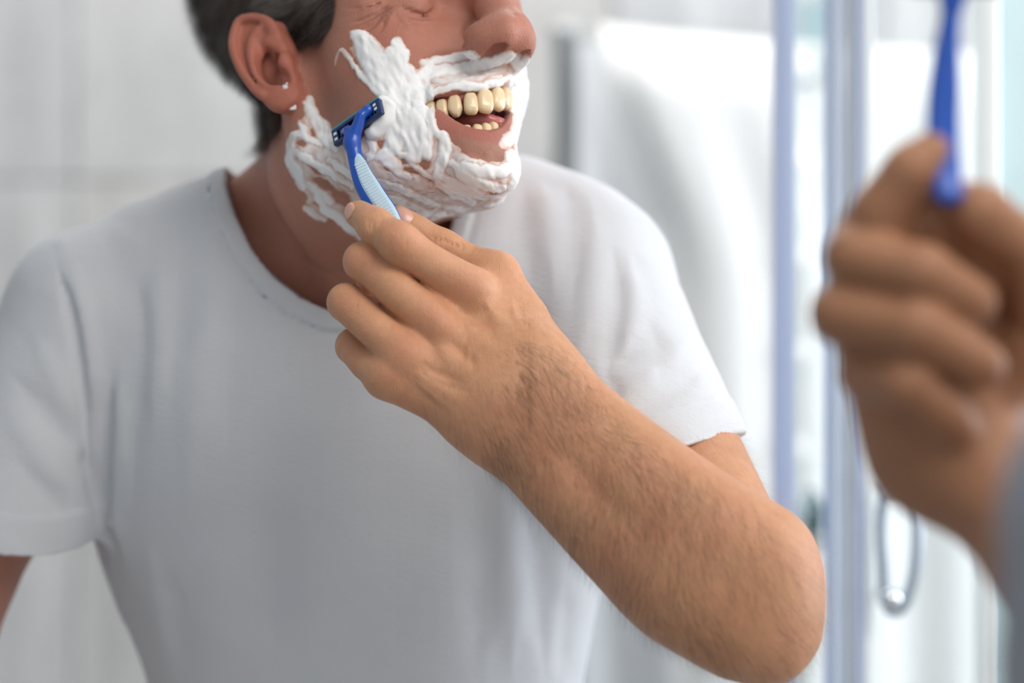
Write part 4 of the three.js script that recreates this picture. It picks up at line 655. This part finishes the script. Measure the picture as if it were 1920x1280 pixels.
function makeRazor(name, label, origin, X, Y, Z, handle, front) {
  const t = thing(name, label, 'razor', origin.toArray()), O = origin;
  const put = (g, x, y, z) => { g.applyMatrix4(new THREE.Matrix4().makeBasis(X, Y, Z)); const d = V().addScaledVector(X, x * mm).addScaledVector(Y, y * mm).addScaledVector(Z, z * mm); return g.translate(d.x, d.y, d.z); };
  const box = (w, h, d, r = 0.4) => new RoundedBoxGeometry(w * mm, h * mm, d * mm, 2, r * mm);
  // cartridge: a frame with two end blocks, ribs across and blades seen through the gaps
  const frame = [put(box(36, 2.4, 3.6, 0.9), 0, 4.0, 0), put(box(36, 2.2, 3.4, 0.9), 0, -4.1, 0), put(box(4, 10, 3.4, 0.9), -16, 0, 0), put(box(4, 10, 3.4, 0.9), 16, 0, 0)];
  for (const x of [-12.2, -9.4, -6.4, -1.5, 1.5, 6.4, 9.4, 12.2]) frame.push(put(box(0.9, 8, 2.2, 0.3), x, 0, -0.2));
  const fr = mesh('cartridge', mergeGeometries(frame), razorMats.dark, t);
  for (const y of [-2.2, -0.4, 1.4]) mesh('blade', put(box(31, 1.1, 0.5, 0.2), 0, y, -1.0), razorMats.black, fr);
  mesh('backing', put(box(32, 7.6, 0.8, 0.3), 0, 0, -1.5), razorMats.black, fr);
  mesh('lubricating_strip', put(box(35, 1.6, 2.2, 0.6), 0, 5.5, 0.3), razorMats.strip, fr);
  for (const [x, y] of [[-15.4, 1.6], [-15.4, -2.0], [14.2, 2.2], [14.6, -0.6]]) mesh('window', put(box(2.1, 1.7, 0.6, 0.2), x, y, 1.55), razorMats.white, fr);
  const loc = handle.map((p) => p.clone().sub(O)), onBar = (x, y, z) => V().addScaledVector(X, x * mm).addScaledVector(Y, y * mm).addScaledVector(Z, z * mm);
  // fork and handle, one moulding
  const a = loc[0], b = loc[1];
  const yoke = grp([U(chain(onBar(9, 1, 2), 0.0026, onBar(6, -1, 4), 0.0030, a, 0.0038)), U(chain(onBar(-8.5, -1.6, 2), 0.0022, onBar(-4.5, -4, 4), 0.0026, a, 0.0036), 0.003), U(chain(onBar(10, 2, 1.6), 0.0022, onBar(4, 1.5, 1.8), 0.002), 0.003), U(chain(a, 0.0038, b, 0.0042), 0.003)]);
  const yn = surface(yoke, 0.0006, ...bounds(yoke, 0.003)); mesh('fork', finish([yn]), razorMats.blue, t);
  const hw = (q) => lerp(3.9, 6.8, sstep(0, 0.5, q)) * (1 - 0.12 * sstep(0.6, 1, q)) * mm, ht = () => 3.6 * mm;
  const hb = mesh('handle', sweep(loc, 60, hw, ht, front, 2.8), razorMats.blue, t);
  const c = new THREE.CatmullRomCurve3(loc, false, 'centripetal'), gp = []; for (let i = 0; i <= 20; i++) { const q = lerp(0.1, 0.97, i / 20), T = c.getTangentAt(q), F = front.clone().addScaledVector(T, -front.dot(T)).normalize(), S2 = T.clone().cross(F); gp.push(c.getPointAt(q).addScaledVector(F, 2.0 * mm).addScaledVector(S2, -1.4 * mm)); }
  const gw = (q) => lerp(3.0, 4.8, sstep(0, 0.4, q)) * mm * Math.sqrt(clamp(q / 0.12 + 0.05)), grip = mesh('grip', sweep(gp, 60, gw, () => 2.1 * mm, front, 3), razorMats.grip, t); grip.userData.label = 'pale blue ribbed grip';
  const gc = new THREE.CatmullRomCurve3(gp, false, 'centripetal'), L = gc.getLength(), rg = box(6.4, 0.75, 0.7, 0.3);
  for (let s = 0.008; s < L - 0.004; s += 0.0019) { const q = s / L, p = gc.getPointAt(q), T = gc.getTangentAt(q), F = front.clone().addScaledVector(T, -front.dot(T)).normalize(), R2 = T.clone().cross(F); const m = mesh('rib', rg, razorMats.rib, grip); m.matrix.makeBasis(R2, T, F).setPosition(p.addScaledVector(F, 2.1 * mm)); m.matrix.decompose(m.position, m.quaternion, m.scale); }
  return t;
}
{
  const e0 = onSurface(headSkin, 626, 262), e1 = onSurface(headSkin, 716, 198), mid = onSurface(headSkin, 671, 230);
  console.log('razor at', mid.toArray().map((v) => v.toFixed(3)).join(' '), e0.z.toFixed(3), e1.z.toFixed(3));
  const X = e1.clone().sub(e0).normalize(), Z0 = V(-0.25, 0.45, 0.8), Z = Z0.addScaledVector(X, -Z0.dot(X)).normalize(), Y = Z.clone().cross(X).normalize();
  const O = P(671, 230, mid.z + 0.0042), zc = O.z;
  const rz = makeRazor('razor', 'blue razor with a pale ribbed grip, resting on the foamy cheek', O, X, Y, Z, [P(660, 268, zc + 0.006), P(667, 296, lerp(zc, 0.118, 0.2) + 0.004), P(682, 336, lerp(zc, 0.118, 0.5) + 0.003), P(703, 372, lerp(zc, 0.118, 0.8) + 0.002), P(724, 404, 0.121), P(738, 436, 0.123), P(752, 470, 0.124)], V(-0.1, 0.25, 1).normalize());
  const clump = grp([[717, 190, 0.0035], [729, 202, 0.0042], [730, 220, 0.0048], [720, 234, 0.0052], [706, 244, 0.0042], [694, 252, 0.003], [712, 222, 0.004]].map(([x, y, r]) => U(ell(P(x, y, zc + 0.001), [r, r, r]), 0.004)).concat([{ c: O, R: 1, k: 0, o: 2, f: (x, y, z) => 0.0006 * noise(x * 260, y * 260, z * 260) }]));
  const cn = surface(clump, 0.0008, ...bounds(clump, 0.004)); const cg = finish([cn]); cg.translate(-O.x, -O.y, -O.z); mesh('foam_clump', cg, std({ color: 0xf2f4f6, roughness: 0.7, sheen: 0.2 }), rz).userData.label = 'white lather pushed up at the end of the blades';
}
lap('razor');
// ------------------------------------------------------------------ the bathroom
const marble = dataTex(512, (x, y) => { const v = tileNoise(x, y, 1.4) * 0.6 + tileNoise(x, y, 4, 7) * 0.3 + tileNoise(x, y, 11, 3) * 0.1, k = 0.80 + 0.10 * v; return [k, k * 1.006, k * 1.014]; }, true);
const tileMats = [0, 1, 2].map((i) => { const t = marble.clone(); t.repeat.set(1.1, 1.1); t.offset.set(i * 0.37, i * 0.61); t.needsUpdate = true; return std({ map: t, color: [0xffffff, 0xf8fafc, 0xfdfcfa][i], roughness: 0.22, clearcoat: 0.2 }); });
const grout = std({ color: 0xc4c8ca, roughness: 0.9 }), plaster = std({ color: 0xf2f3f4, roughness: 0.9 });
const ZB = -1.5, XL = -1.5, XR = 1.75, ZF = 2.5, TOP = 2.5;
struct('floor', new THREE.BoxGeometry(XR - XL + 0.2, 0.1, ZF - ZB + 0.2).translate((XL + XR) / 2, -0.05, (ZF + ZB) / 2), std({ color: 0xb4b6b6, roughness: 0.4 }));
struct('ceiling', new THREE.BoxGeometry(XR - XL + 0.2, 0.1, ZF - ZB + 0.2).translate((XL + XR) / 2, TOP + 0.05, (ZF + ZB) / 2), plaster);
const wallBack = struct('wall_back', new THREE.BoxGeometry(XR - XL + 0.2, TOP, 0.1).translate((XL + XR) / 2, TOP / 2, ZB - 0.05), grout);
struct('wall_left', new THREE.BoxGeometry(0.1, TOP, ZF - ZB).translate(XL - 0.05, TOP / 2, (ZF + ZB) / 2), std({ color: 0xb9bfc4, roughness: 0.6 }));
struct('wall_front', new THREE.BoxGeometry(XR - XL + 0.2, TOP, 0.1).translate((XL + XR) / 2, TOP / 2, ZF + 0.05), plaster);
// right-hand wall with a window opening, daylight outside
const wz0 = -0.95, wz1 = 0.35, wy0 = 1.0, wy1 = 2.25;
struct('wall_right', mergeGeometries([[ZB, wz0, 0, TOP], [wz1, ZF, 0, TOP], [wz0, wz1, 0, wy0], [wz0, wz1, wy1, TOP]].map(([a, b, c, d]) => new THREE.BoxGeometry(0.12, d - c, b - a).translate(XR + 0.06, (c + d) / 2, (a + b) / 2))), plaster);
{
  const w = new THREE.Group(); w.name = 'window_1'; w.userData.kind = 'structure'; w.position.set(XR + 0.05, (wy0 + wy1) / 2, (wz0 + wz1) / 2); scene.add(w);
  const hw = (wz1 - wz0) / 2, hh = (wy1 - wy0) / 2, fr = [[0, hh - 0.03, 2 * hw, 0.06], [0, -hh + 0.03, 2 * hw, 0.06], [hw - 0.03, 0, 0.06, 2 * hh], [-hw + 0.03, 0, 0.06, 2 * hh], [0, 0, 0.05, 2 * hh]];
  mesh('frame', mergeGeometries(fr.map(([z, y, d, h]) => new THREE.BoxGeometry(0.06, h, d).translate(0, y, z))), std({ color: 0xf6f6f6, roughness: 0.4 }), w);
  for (const s of [-1, 1]) mesh('pane', new THREE.BoxGeometry(0.008, 2 * hh - 0.1, hw - 0.07).translate(0.03, 0, s * hw / 2), std({ color: 0xffffff, emissive: 0xf2f7ff, emissiveIntensity: 1.2 }), w);
}
// large wall tiles, each a piece of the wall
{
  const tw = 0.30, th = 0.60, g = new RoundedBoxGeometry(tw - 0.0025, th - 0.0025, 0.012, 2, 0.0015); let i = 0;
  for (let x = -0.487 - 3 * tw; x < XR; x += tw) for (let y = 0.1 - th / 2; y < TOP + th; y += th) {
    if (x + tw / 2 < XL || x - tw / 2 > XR || y + th / 2 < 0.6 || Math.abs(x) > 1.3) continue; const m = mesh('tile', g, tileMats[i++ % 3], wallBack); m.position.set(x + tw / 2, y + th / 2, ZB + 0.006 + 0.0008 * rnd()); m.rotation.set(0.002 * (rnd() - 0.5), 0.002 * (rnd() - 0.5), (i % 2) * Math.PI);
  }
}
function ceilingPanel(x, z, w, d, glow, label) {
  const t = thing('ceiling_light', label, 'light', [x, TOP, z]);
  mesh('frame', new RoundedBoxGeometry(w + 0.06, 0.03, d + 0.06, 2, 0.006).translate(0, -0.015, 0), std({ color: 0xeeeeee, roughness: 0.5 }), t);
  mesh('diffuser', new THREE.BoxGeometry(w, 0.008, d).translate(0, -0.034, 0), std({ color: 0xffffff, emissive: 0xfffaf2, emissiveIntensity: glow }), t);
}
ceilingPanel(-0.1, -0.85, 1.2, 0.6, 1, 'flat white ceiling light panel over the shower end of the bathroom');
ceilingPanel(0.85, 1.15, 1.4, 1.0, 1, 'flat white ceiling light panel above the man, nearer the camera');
const chrome = std({ color: 0xd8dde2, roughness: 0.12, metalness: 1 }), alu = std({ color: 0xbccbee, roughness: 0.4 }), aluLight = std({ color: 0xdceafb, roughness: 0.4 });
// white towel hanging from a rail, and the grey rail post beside it
{
  const z0 = -1.02, a = P(1128, 34, z0), e = P(1480, 95, z0), rail = thing('towel_rail', 'grey upright towel rail post left of the hanging white towel', 'towel rail', [P(1062, 640, -1.15).x, 0, -1.15]);
  const topY = P(1062, 62, -1.15).y; mesh('post', new THREE.CylinderGeometry(0.0125, 0.0125, topY, 24).translate(0, topY / 2, 0), std({ color: 0x8d9092, roughness: 0.35, metalness: 0.5 }), rail);
  mesh('cap', new THREE.SphereGeometry(0.0165, 24, 16).scale(1, 0.8, 1).translate(0, topY, 0), std({ color: 0xb9bcbe, roughness: 0.3, metalness: 0.4 }), rail);
  mesh('base', new THREE.CylinderGeometry(0.06, 0.065, 0.02, 32).translate(0, 0.01, 0), chrome, rail);
  const nu = 90, nv = 80, pos = [], idx = [], H2 = 0.95;
  for (let side = 0; side < 2; side++) for (let j = 0; j <= nv; j++) for (let i = 0; i <= nu; i++) {
    const u = i / nu, v = j / nv, y0 = lerp(a.y, e.y, Math.pow(u, 0.6)), sag = Math.min(1, v * 5);
    const left = lerp(a.x, P(1262, 330, z0).x, sstep(0, 0.28, v)), x = lerp(left, e.x + 0.2, u), y = y0 - v * H2;
    const z = z0 + 0.007 * Math.sin(u * 13 + 1 + v * 0.8) * sag * (0.4 + 0.6 * v) + 0.004 * Math.sin(u * 29 + 2) * sag + 0.006 * noise(u * 6, v * 3, 2) - 0.05 * (1 - sstep(0, 0.12, u)) * sag - 0.03 * (1 - Math.min(1, v * 14)) ** 2 - side * 0.006;
    pos.push(x, y, z);
  }
  const N1 = (nu + 1) * (nv + 1); for (let j = 0; j < nv; j++) for (let i = 0; i < nu; i++) { const k = j * (nu + 1) + i; idx.push(k, k + nu + 1, k + 1, k + 1, k + nu + 1, k + nu + 2); const q = k + N1; idx.push(q, q + 1, q + nu + 1, q + 1, q + nu + 2, q + nu + 1); }
  for (let j = 0; j < nv; j++) for (const i of [0, nu]) { const k = j * (nu + 1) + i, q = k + nu + 1; if (i) idx.push(k, q, k + N1, q, q + N1, k + N1); else idx.push(k, k + N1, q, q, k + N1, q + N1); }
  const g = new THREE.BufferGeometry(); g.setAttribute('position', new THREE.Float32BufferAttribute(pos, 3)); g.setIndex(idx); g.computeVertexNormals();
  tag(mesh('towel', g, std({ color: 0xf7f9fa, roughness: 0.95, sheen: 0.4, sheenColor: new THREE.Color(1, 1, 1) })), 'large bright white towel hanging in soft folds behind the man', 'towel');
  // the same towel folded behind, its shade put into a greyer colour
  const p2 = []; const g2 = new THREE.PlaneGeometry(0.13, 0.9, 40, 40), q2 = g2.attributes.position; for (let i = 0; i < q2.count; i++) { const x = q2.getX(i), y = q2.getY(i); q2.setZ(i, 0.012 * Math.sin(x * 70 + y) + 0.006 * noise(x * 30, y * 8, 1)); }
  g2.computeVertexNormals(); const back = g2.clone(); back.index.array.reverse(); const n3 = back.attributes.normal; for (let i = 0; i < n3.count; i++) { n3.setXYZ(i, -n3.getX(i), -n3.getY(i), -n3.getZ(i)); } back.translate(0, 0, -0.005);
  const m2 = mesh('towel_fold', mergeGeometries([g2, back]), std({ color: 0xe4e8ec, roughness: 0.95 })); m2.position.set(P(1200, 100, -1.22).x, P(1190, 80, -1.22).y - 0.45, -1.22); tag(m2, 'folded end of the white towel, greyed by shade put into its colour', 'towel');
}
// shower cabin: aluminium posts, glass, handle, column with jets
{
  const zs = -0.36, post = (px, w, d, z, m, parent, y0 = 0.02, h = 2.05) => mesh('post', new RoundedBoxGeometry(w, h, d, 3, Math.min(w, d) * 0.3).translate(0, y0 + h / 2, 0), m, parent).position.set(P(px, 640, z).x - parent.position.x, 0, z - parent.position.z);
  const cab = thing('shower_cabin', 'glass shower cabin with pale blue aluminium posts and a chrome loop handle', 'shower', [P(1600, 640, zs).x, 0, zs]);
  post(1463, 0.009, 0.03, zs, alu, cab); post(1479, 0.0085, 0.02, zs - 0.004, aluLight, cab);
  post(1566, 0.009, 0.03, zs + 0.02, aluLight, cab); post(1553, 0.004, 0.02, zs + 0.01, alu, cab); post(1596, 0.006, 0.03, zs + 0.02, std({ color: 0xf4fafc, roughness: 0.4 }), cab); post(1625, 0.008, 0.02, zs + 0.05, std({ color: 0xeef7fa, roughness: 0.4 }), cab); post(1612, 0.003, 0.02, zs + 0.05, alu, cab);
  post(1850, 0.014, 0.03, zs + 0.02, std({ color: 0xf6fcfd, roughness: 0.35 }), cab);  // white colour stands for light reflected by a chrome post
  const glass = std({ color: 0xfafefe, transmission: 1, thickness: 0, roughness: 0.04, ior: 1.3, specularIntensity: 0.4 }), frosted = std({ color: 0xd4ebee, transmission: 0.75, thickness: 0, roughness: 0.75, ior: 1.3 });
  const pane = (pa, pb, z0, z1, m) => { const a = P(pa, 640, z0), b = P(pb, 640, z1), L = Math.hypot(b.x - a.x, b.z - a.z), q = mesh('glass_panel', new THREE.PlaneGeometry(L, 2.0), m, cab); q.position.set((a.x + b.x) / 2 - cab.position.x, 1.03, (a.z + b.z) / 2 - cab.position.z); q.rotation.y = -Math.atan2(b.z - a.z, b.x - a.x); };
  pane(1484, 1556, zs, zs + 0.015, glass); pane(1598, 1846, zs + 0.03, zs + 0.02, glass); pane(1858, 2200, zs + 0.02, zs - 0.05, frosted);
  mesh('tray', new RoundedBoxGeometry(1.0, 0.1, 0.9, 3, 0.03).translate(0.42, 0.05, -0.5), std({ color: 0xf4f4f4, roughness: 0.25 }), cab);
  mesh('top_rail', new RoundedBoxGeometry(0.7, 0.03, 0.03, 3, 0.008).translate(0.25, 2.07, 0), aluLight, cab);
  const hz = zs + 0.075, H = (px, py) => P(px, py, hz).sub(cab.position), lp = []; for (const [x, y] of [[1656, 1060], [1652, 1000], [1655, 950], [1668, 915], [1690, 903], [1712, 920], [1720, 970], [1719, 1040], [1708, 1100], [1690, 1140], [1672, 1145], [1660, 1118]]) lp.push(H(x, y));
  const hnd = mesh('handle', new THREE.TubeGeometry(new THREE.CatmullRomCurve3(lp, true), 120, 0.0042, 14, true), std({ color: 0xb2c0cd, roughness: 0.3, metalness: 0.6 }), cab); hnd.userData.label = 'chrome loop handle';
  for (const [x, y] of [[1668, 1122], [1672, 912]]) { const q = H(x, y); mesh('knob', new THREE.SphereGeometry(0.008, 24, 16).translate(q.x, q.y, q.z + 0.004), chrome, hnd); const s = new THREE.CylinderGeometry(0.004, 0.004, 0.045, 12).rotateX(Math.PI / 2).translate(q.x, q.y, q.z - 0.022); mesh('stud', s, chrome, hnd); }
  // column inside
  const zc = -1.05, col = thing('shower_column', 'white shower column with a row of chrome jets inside the cabin', 'shower column', [P(1530, 640, zc).x, 0.12, zc]);
  mesh('panel', new RoundedBoxGeometry(0.030, P(1500, 85, zc).y - 0.12, 0.05, 4, 0.012).translate(0, (P(1500, 85, zc).y - 0.12) / 2, 0), std({ color: 0xd9dedd, roughness: 0.3 }), col);
  for (const py of [128, 305, 482, 662, 842, 1020]) { const q = P(1500, py, zc + 0.03).sub(col.position); q.x -= 0.004; const j = mesh('jet', new THREE.SphereGeometry(0.0135, 24, 16).scale(1, 1, 0.8).translate(q.x, q.y, q.z), std({ color: 0xfdfdfd, roughness: 0.25 }), col); mesh('ring', new THREE.TorusGeometry(0.0138, 0.0025, 10, 28).translate(q.x, q.y, q.z - 0.002), chrome, j); }
  mesh('bracket', new THREE.BoxGeometry(0.03, 0.06, 0.44).translate(0, 1.6, -0.24), chrome, col);
  // wedge-shaped mixer lever
  const zm = -0.62, mx = thing('shower_mixer', 'dark green wedge-shaped shower mixer with a pale lever beside the man\'s elbow', 'tap', P(1514, 990, zm).toArray());
  const sh = (pts) => { const s = new THREE.Shape(); pts.forEach(([x, y], i) => { const q = P(x, y, zm).sub(mx.position); i ? s.lineTo(q.x, q.y) : s.moveTo(q.x, q.y); }); return s; }, ex = (pts, d, m, n) => mesh(n, new THREE.ExtrudeGeometry(sh(pts), { depth: d, bevelEnabled: true, bevelSize: 0.001, bevelThickness: 0.001 }), m, mx);
  ex([[1512, 915], [1522, 918], [1536, 945], [1536, 994], [1508, 994], [1500, 965]], 0.02, std({ color: 0x4f6b70, roughness: 0.3, metalness: 0.3 }), 'body'); ex([[1487, 950], [1508, 916], [1518, 922], [1500, 968], [1488, 972]], 0.012, std({ color: 0xc4d2d8, roughness: 0.3 }), 'lever').position.z = 0.022;
  mesh('pipe', new THREE.CylinderGeometry(0.009, 0.009, 0.5, 16).rotateX(Math.PI / 2).translate(0.004, -0.012, -0.26), chrome, mx);
}
// ------------------------------------------------------------------ the second figure, close to the camera: hand with a razor, arm, shirt; head and legs outside the frame
const man2 = thing('person', 'blurred person at the right edge holding up a blue razor, close to the camera', 'person', [0, 0, 0]);
{
  const hand2 = grp([
    U(C(1690, 560, 0.475, 17, 1730, 680, 0.47, 19, 1760, 800, 0.47, 19)), U(C(1640, 520, 0.475, 13, 1800, 560, 0.47, 17, 1850, 760, 0.46, 18, 1800, 850, 0.465, 20), 0.02), U(C(1640, 620, 0.48, 14, 1680, 760, 0.48, 16, 1730, 850, 0.475, 20), 0.02),
    U(C(1680, 420, 0.485, 15, 1750, 420, 0.482, 19, 1850, 480, 0.482, 17), 0.012), U(C(1620, 480, 0.488, 13, 1660, 640, 0.485, 16, 1720, 780, 0.48, 18), 0.012),
    { ...grp([U(C(1744, 285, 0.506, 8.4, 1708, 320, 0.506, 10.4)), U(C(1708, 320, 0.506, 10.6, 1650, 400, 0.50, 12.4, 1632, 440, 0.49, 13), 0.004)]), o: 0, k: 0.008 },
    { ...grp([U(C(1602, 482, 0.498, 12, 1660, 520, 0.48, 12)), U(C(1604, 482, 0.502, 12, 1730, 512, 0.514, 11.4), 0.004), U(C(1730, 512, 0.514, 11.4, 1822, 566, 0.508, 10.4), 0.004)]), o: 0, k: 0.003 },
    { ...grp([U(C(1578, 588, 0.496, 12.4, 1650, 620, 0.478, 12)), U(C(1580, 588, 0.50, 12.2, 1720, 618, 0.516, 11.4), 0.004), U(C(1720, 618, 0.516, 11.4, 1838, 684, 0.51, 10.2), 0.004)]), o: 0, k: 0.003 },
    { ...grp([U(C(1622, 700, 0.492, 11, 1700, 720, 0.512, 10.6)), U(C(1700, 720, 0.512, 10.6, 1778, 778, 0.506, 9.8), 0.004)]), o: 0, k: 0.003 },
    { ...grp([U(C(1796, 378, 0.496, 8.8, 1836, 400, 0.50, 11.4)), U(C(1836, 400, 0.50, 11.4, 1930, 468, 0.498, 11.5, 1950, 600, 0.48, 15, 1860, 740, 0.47, 16), 0.006)]), o: 0, k: 0.004 },
    { ...grp([U(C(1760, 830, 0.47, 22, 1930, 980, 0.50, 26, 2230, 1400, 0.62, 36)), U(C(2230, 1400, 0.62, 36, 2260, 1150, 0.71, 40, 2330, 880, 0.745, 40, 2560, 680, 0.77, 44), 0.02)]), o: 0, k: 0.02 },
  ], 0, 0.01);
  const tx = 0.56, tz = 0.56;
  const head2 = { c: V(HO.x + tx, HO.y, tz - HO.z), R: 0.2, o: 0, k: 0, f: (x, y, z) => headBase.f(x - tx, y, tz - z) };
  const cx = 0.47, cz = 0.70, body2 = grp([hand2, { ...grp([head2, U(chain(V(cx, 1.56, cz - 0.06), 0.052, V(cx, 1.4, cz), 0.06), 0.02), U(ell(V(cx, 1.25, cz), [0.17, 0.2, 0.1]), 0.05), U(ell(V(cx, 1.05, cz), [0.15, 0.25, 0.095]), 0.05)]), o: 0, k: 0.01 }, pores(0.00008, 500)]);
  const net = surface(body2, 0.003 * QUICK, V(0.1, 0.85, 0.38), V(0.75, 1.78, 0.9), (x, y, z) => x < 0.3 && y < 1.62), net2 = surface(body2, 0.009, V(0.24, 0.85, 0.38), V(0.75, 1.78, 0.9), (x, y, z) => y > 0.95 && (x >= 0.28 || y > 1.6));
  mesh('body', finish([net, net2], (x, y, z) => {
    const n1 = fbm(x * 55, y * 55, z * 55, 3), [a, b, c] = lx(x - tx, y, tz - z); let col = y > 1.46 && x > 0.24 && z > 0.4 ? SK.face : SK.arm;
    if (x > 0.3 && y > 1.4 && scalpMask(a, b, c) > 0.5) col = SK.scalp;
    const f = 1 + 0.08 * n1; return [col[0] * f * 0.56, col[1] * f * 0.52, col[2] * f * 0.50];  // skin tone scaled down: the backlit shade is put into the colour
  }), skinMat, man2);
  const sh2 = grp([grp([U(ell(V(cx, 1.26, cz), [0.185, 0.22, 0.12])), U(ell(V(cx, 1.05, cz), [0.165, 0.3, 0.115]), 0.05), U(chain(V(cx - 0.13, 1.38, cz), 0.06, V(cx + 0.13, 1.38, cz), 0.06), 0.05)]),
    { ...grp([U(C(2600, 640, 0.78, 56, 2300, 850, 0.75, 54, 2170, 980, 0.73, 50, 2225, 1250, 0.72, 60, 2280, 1500, 0.7, 66))]), o: 0, k: 0.03 }, S(chain(V(cx, 1.44, cz - 0.03), 0.066, V(cx, 1.7, cz - 0.05), 0.09), 0.004), { c: V(), R: 9, k: 0, o: 2, f: (x, y, z) => 0.003 * fbm(x * 16, y * 9, z * 16, 2) }]);
  mesh('t_shirt', finish([surface(sh2, 0.006, V(0.1, 0.78, 0.5), V(0.75, 1.55, 0.95))]), std({ color: 0x9a9ea8, roughness: 0.95 }), man2).userData.label = 'white shirt sleeve, greyed by shade put into its colour';  // a white shirt in shade, the shade painted as grey
  const Zr = V(-0.35, 0, 0.94).normalize(), Yr = V(0.03, 0.99, 0.03), Y2 = Yr.addScaledVector(Zr, -Yr.dot(Zr)).normalize(), X2 = Y2.clone().cross(Zr).normalize();
  makeRazor('razor', 'out-of-focus blue razor held upright close to the camera', P(1792, -36, 0.505), X2, Y2, Zr, [P(1786, 10, 0.506), P(1779, 60, 0.506), P(1772, 150, 0.505), P(1768, 240, 0.505), P(1774, 320, 0.508), P(1782, 384, 0.512)], V(-0.25, 0, -0.97).normalize());
  lap('front figure');
}
// trousers and shoes of both figures, below the frame
{
  const jeans = std({ color: 0x3a4252, roughness: 0.9 }), leather = std({ color: 0x2a2624, roughness: 0.5 });
  const leg = (x, z, man0, yaw) => {
    const at = (dx, y, dz) => V(x + dx * Math.cos(yaw) + dz * Math.sin(yaw), y, z - dx * Math.sin(yaw) + dz * Math.cos(yaw));
    const tr = grp([U(ell(at(0, 0.93, 0), [0.158, 0.11, 0.11])), ...two((s) => U(chain(at(s * 0.085, 0.86, 0), 0.088, at(s * 0.1, 0.48, 0.01), 0.064, at(s * 0.11, 0.06, -0.01), 0.05), 0.03))]);
    mesh('trousers', finish([surface(tr, 0.009, ...bounds(tr))]), jeans, man0);
    for (const s of [-1, 1]) { const sh = grp([U(chain(at(s * 0.11, 0.045, -0.03), 0.045, at(s * 0.12, 0.04, 0.08), 0.042, at(s * 0.125, 0.034, 0.17), 0.034)), I({ c: V(), R: 5, f: (a, y) => 0.002 - y })]); mesh('shoe', finish([surface(sh, 0.006, ...bounds(sh))]), leather, man0); }
  };
  leg(-0.085, -0.125, man, 0.2); leg(0.47, 0.70, man2, Math.PI - 0.5);
}
lap('end');
renderer.render(scene, camera);
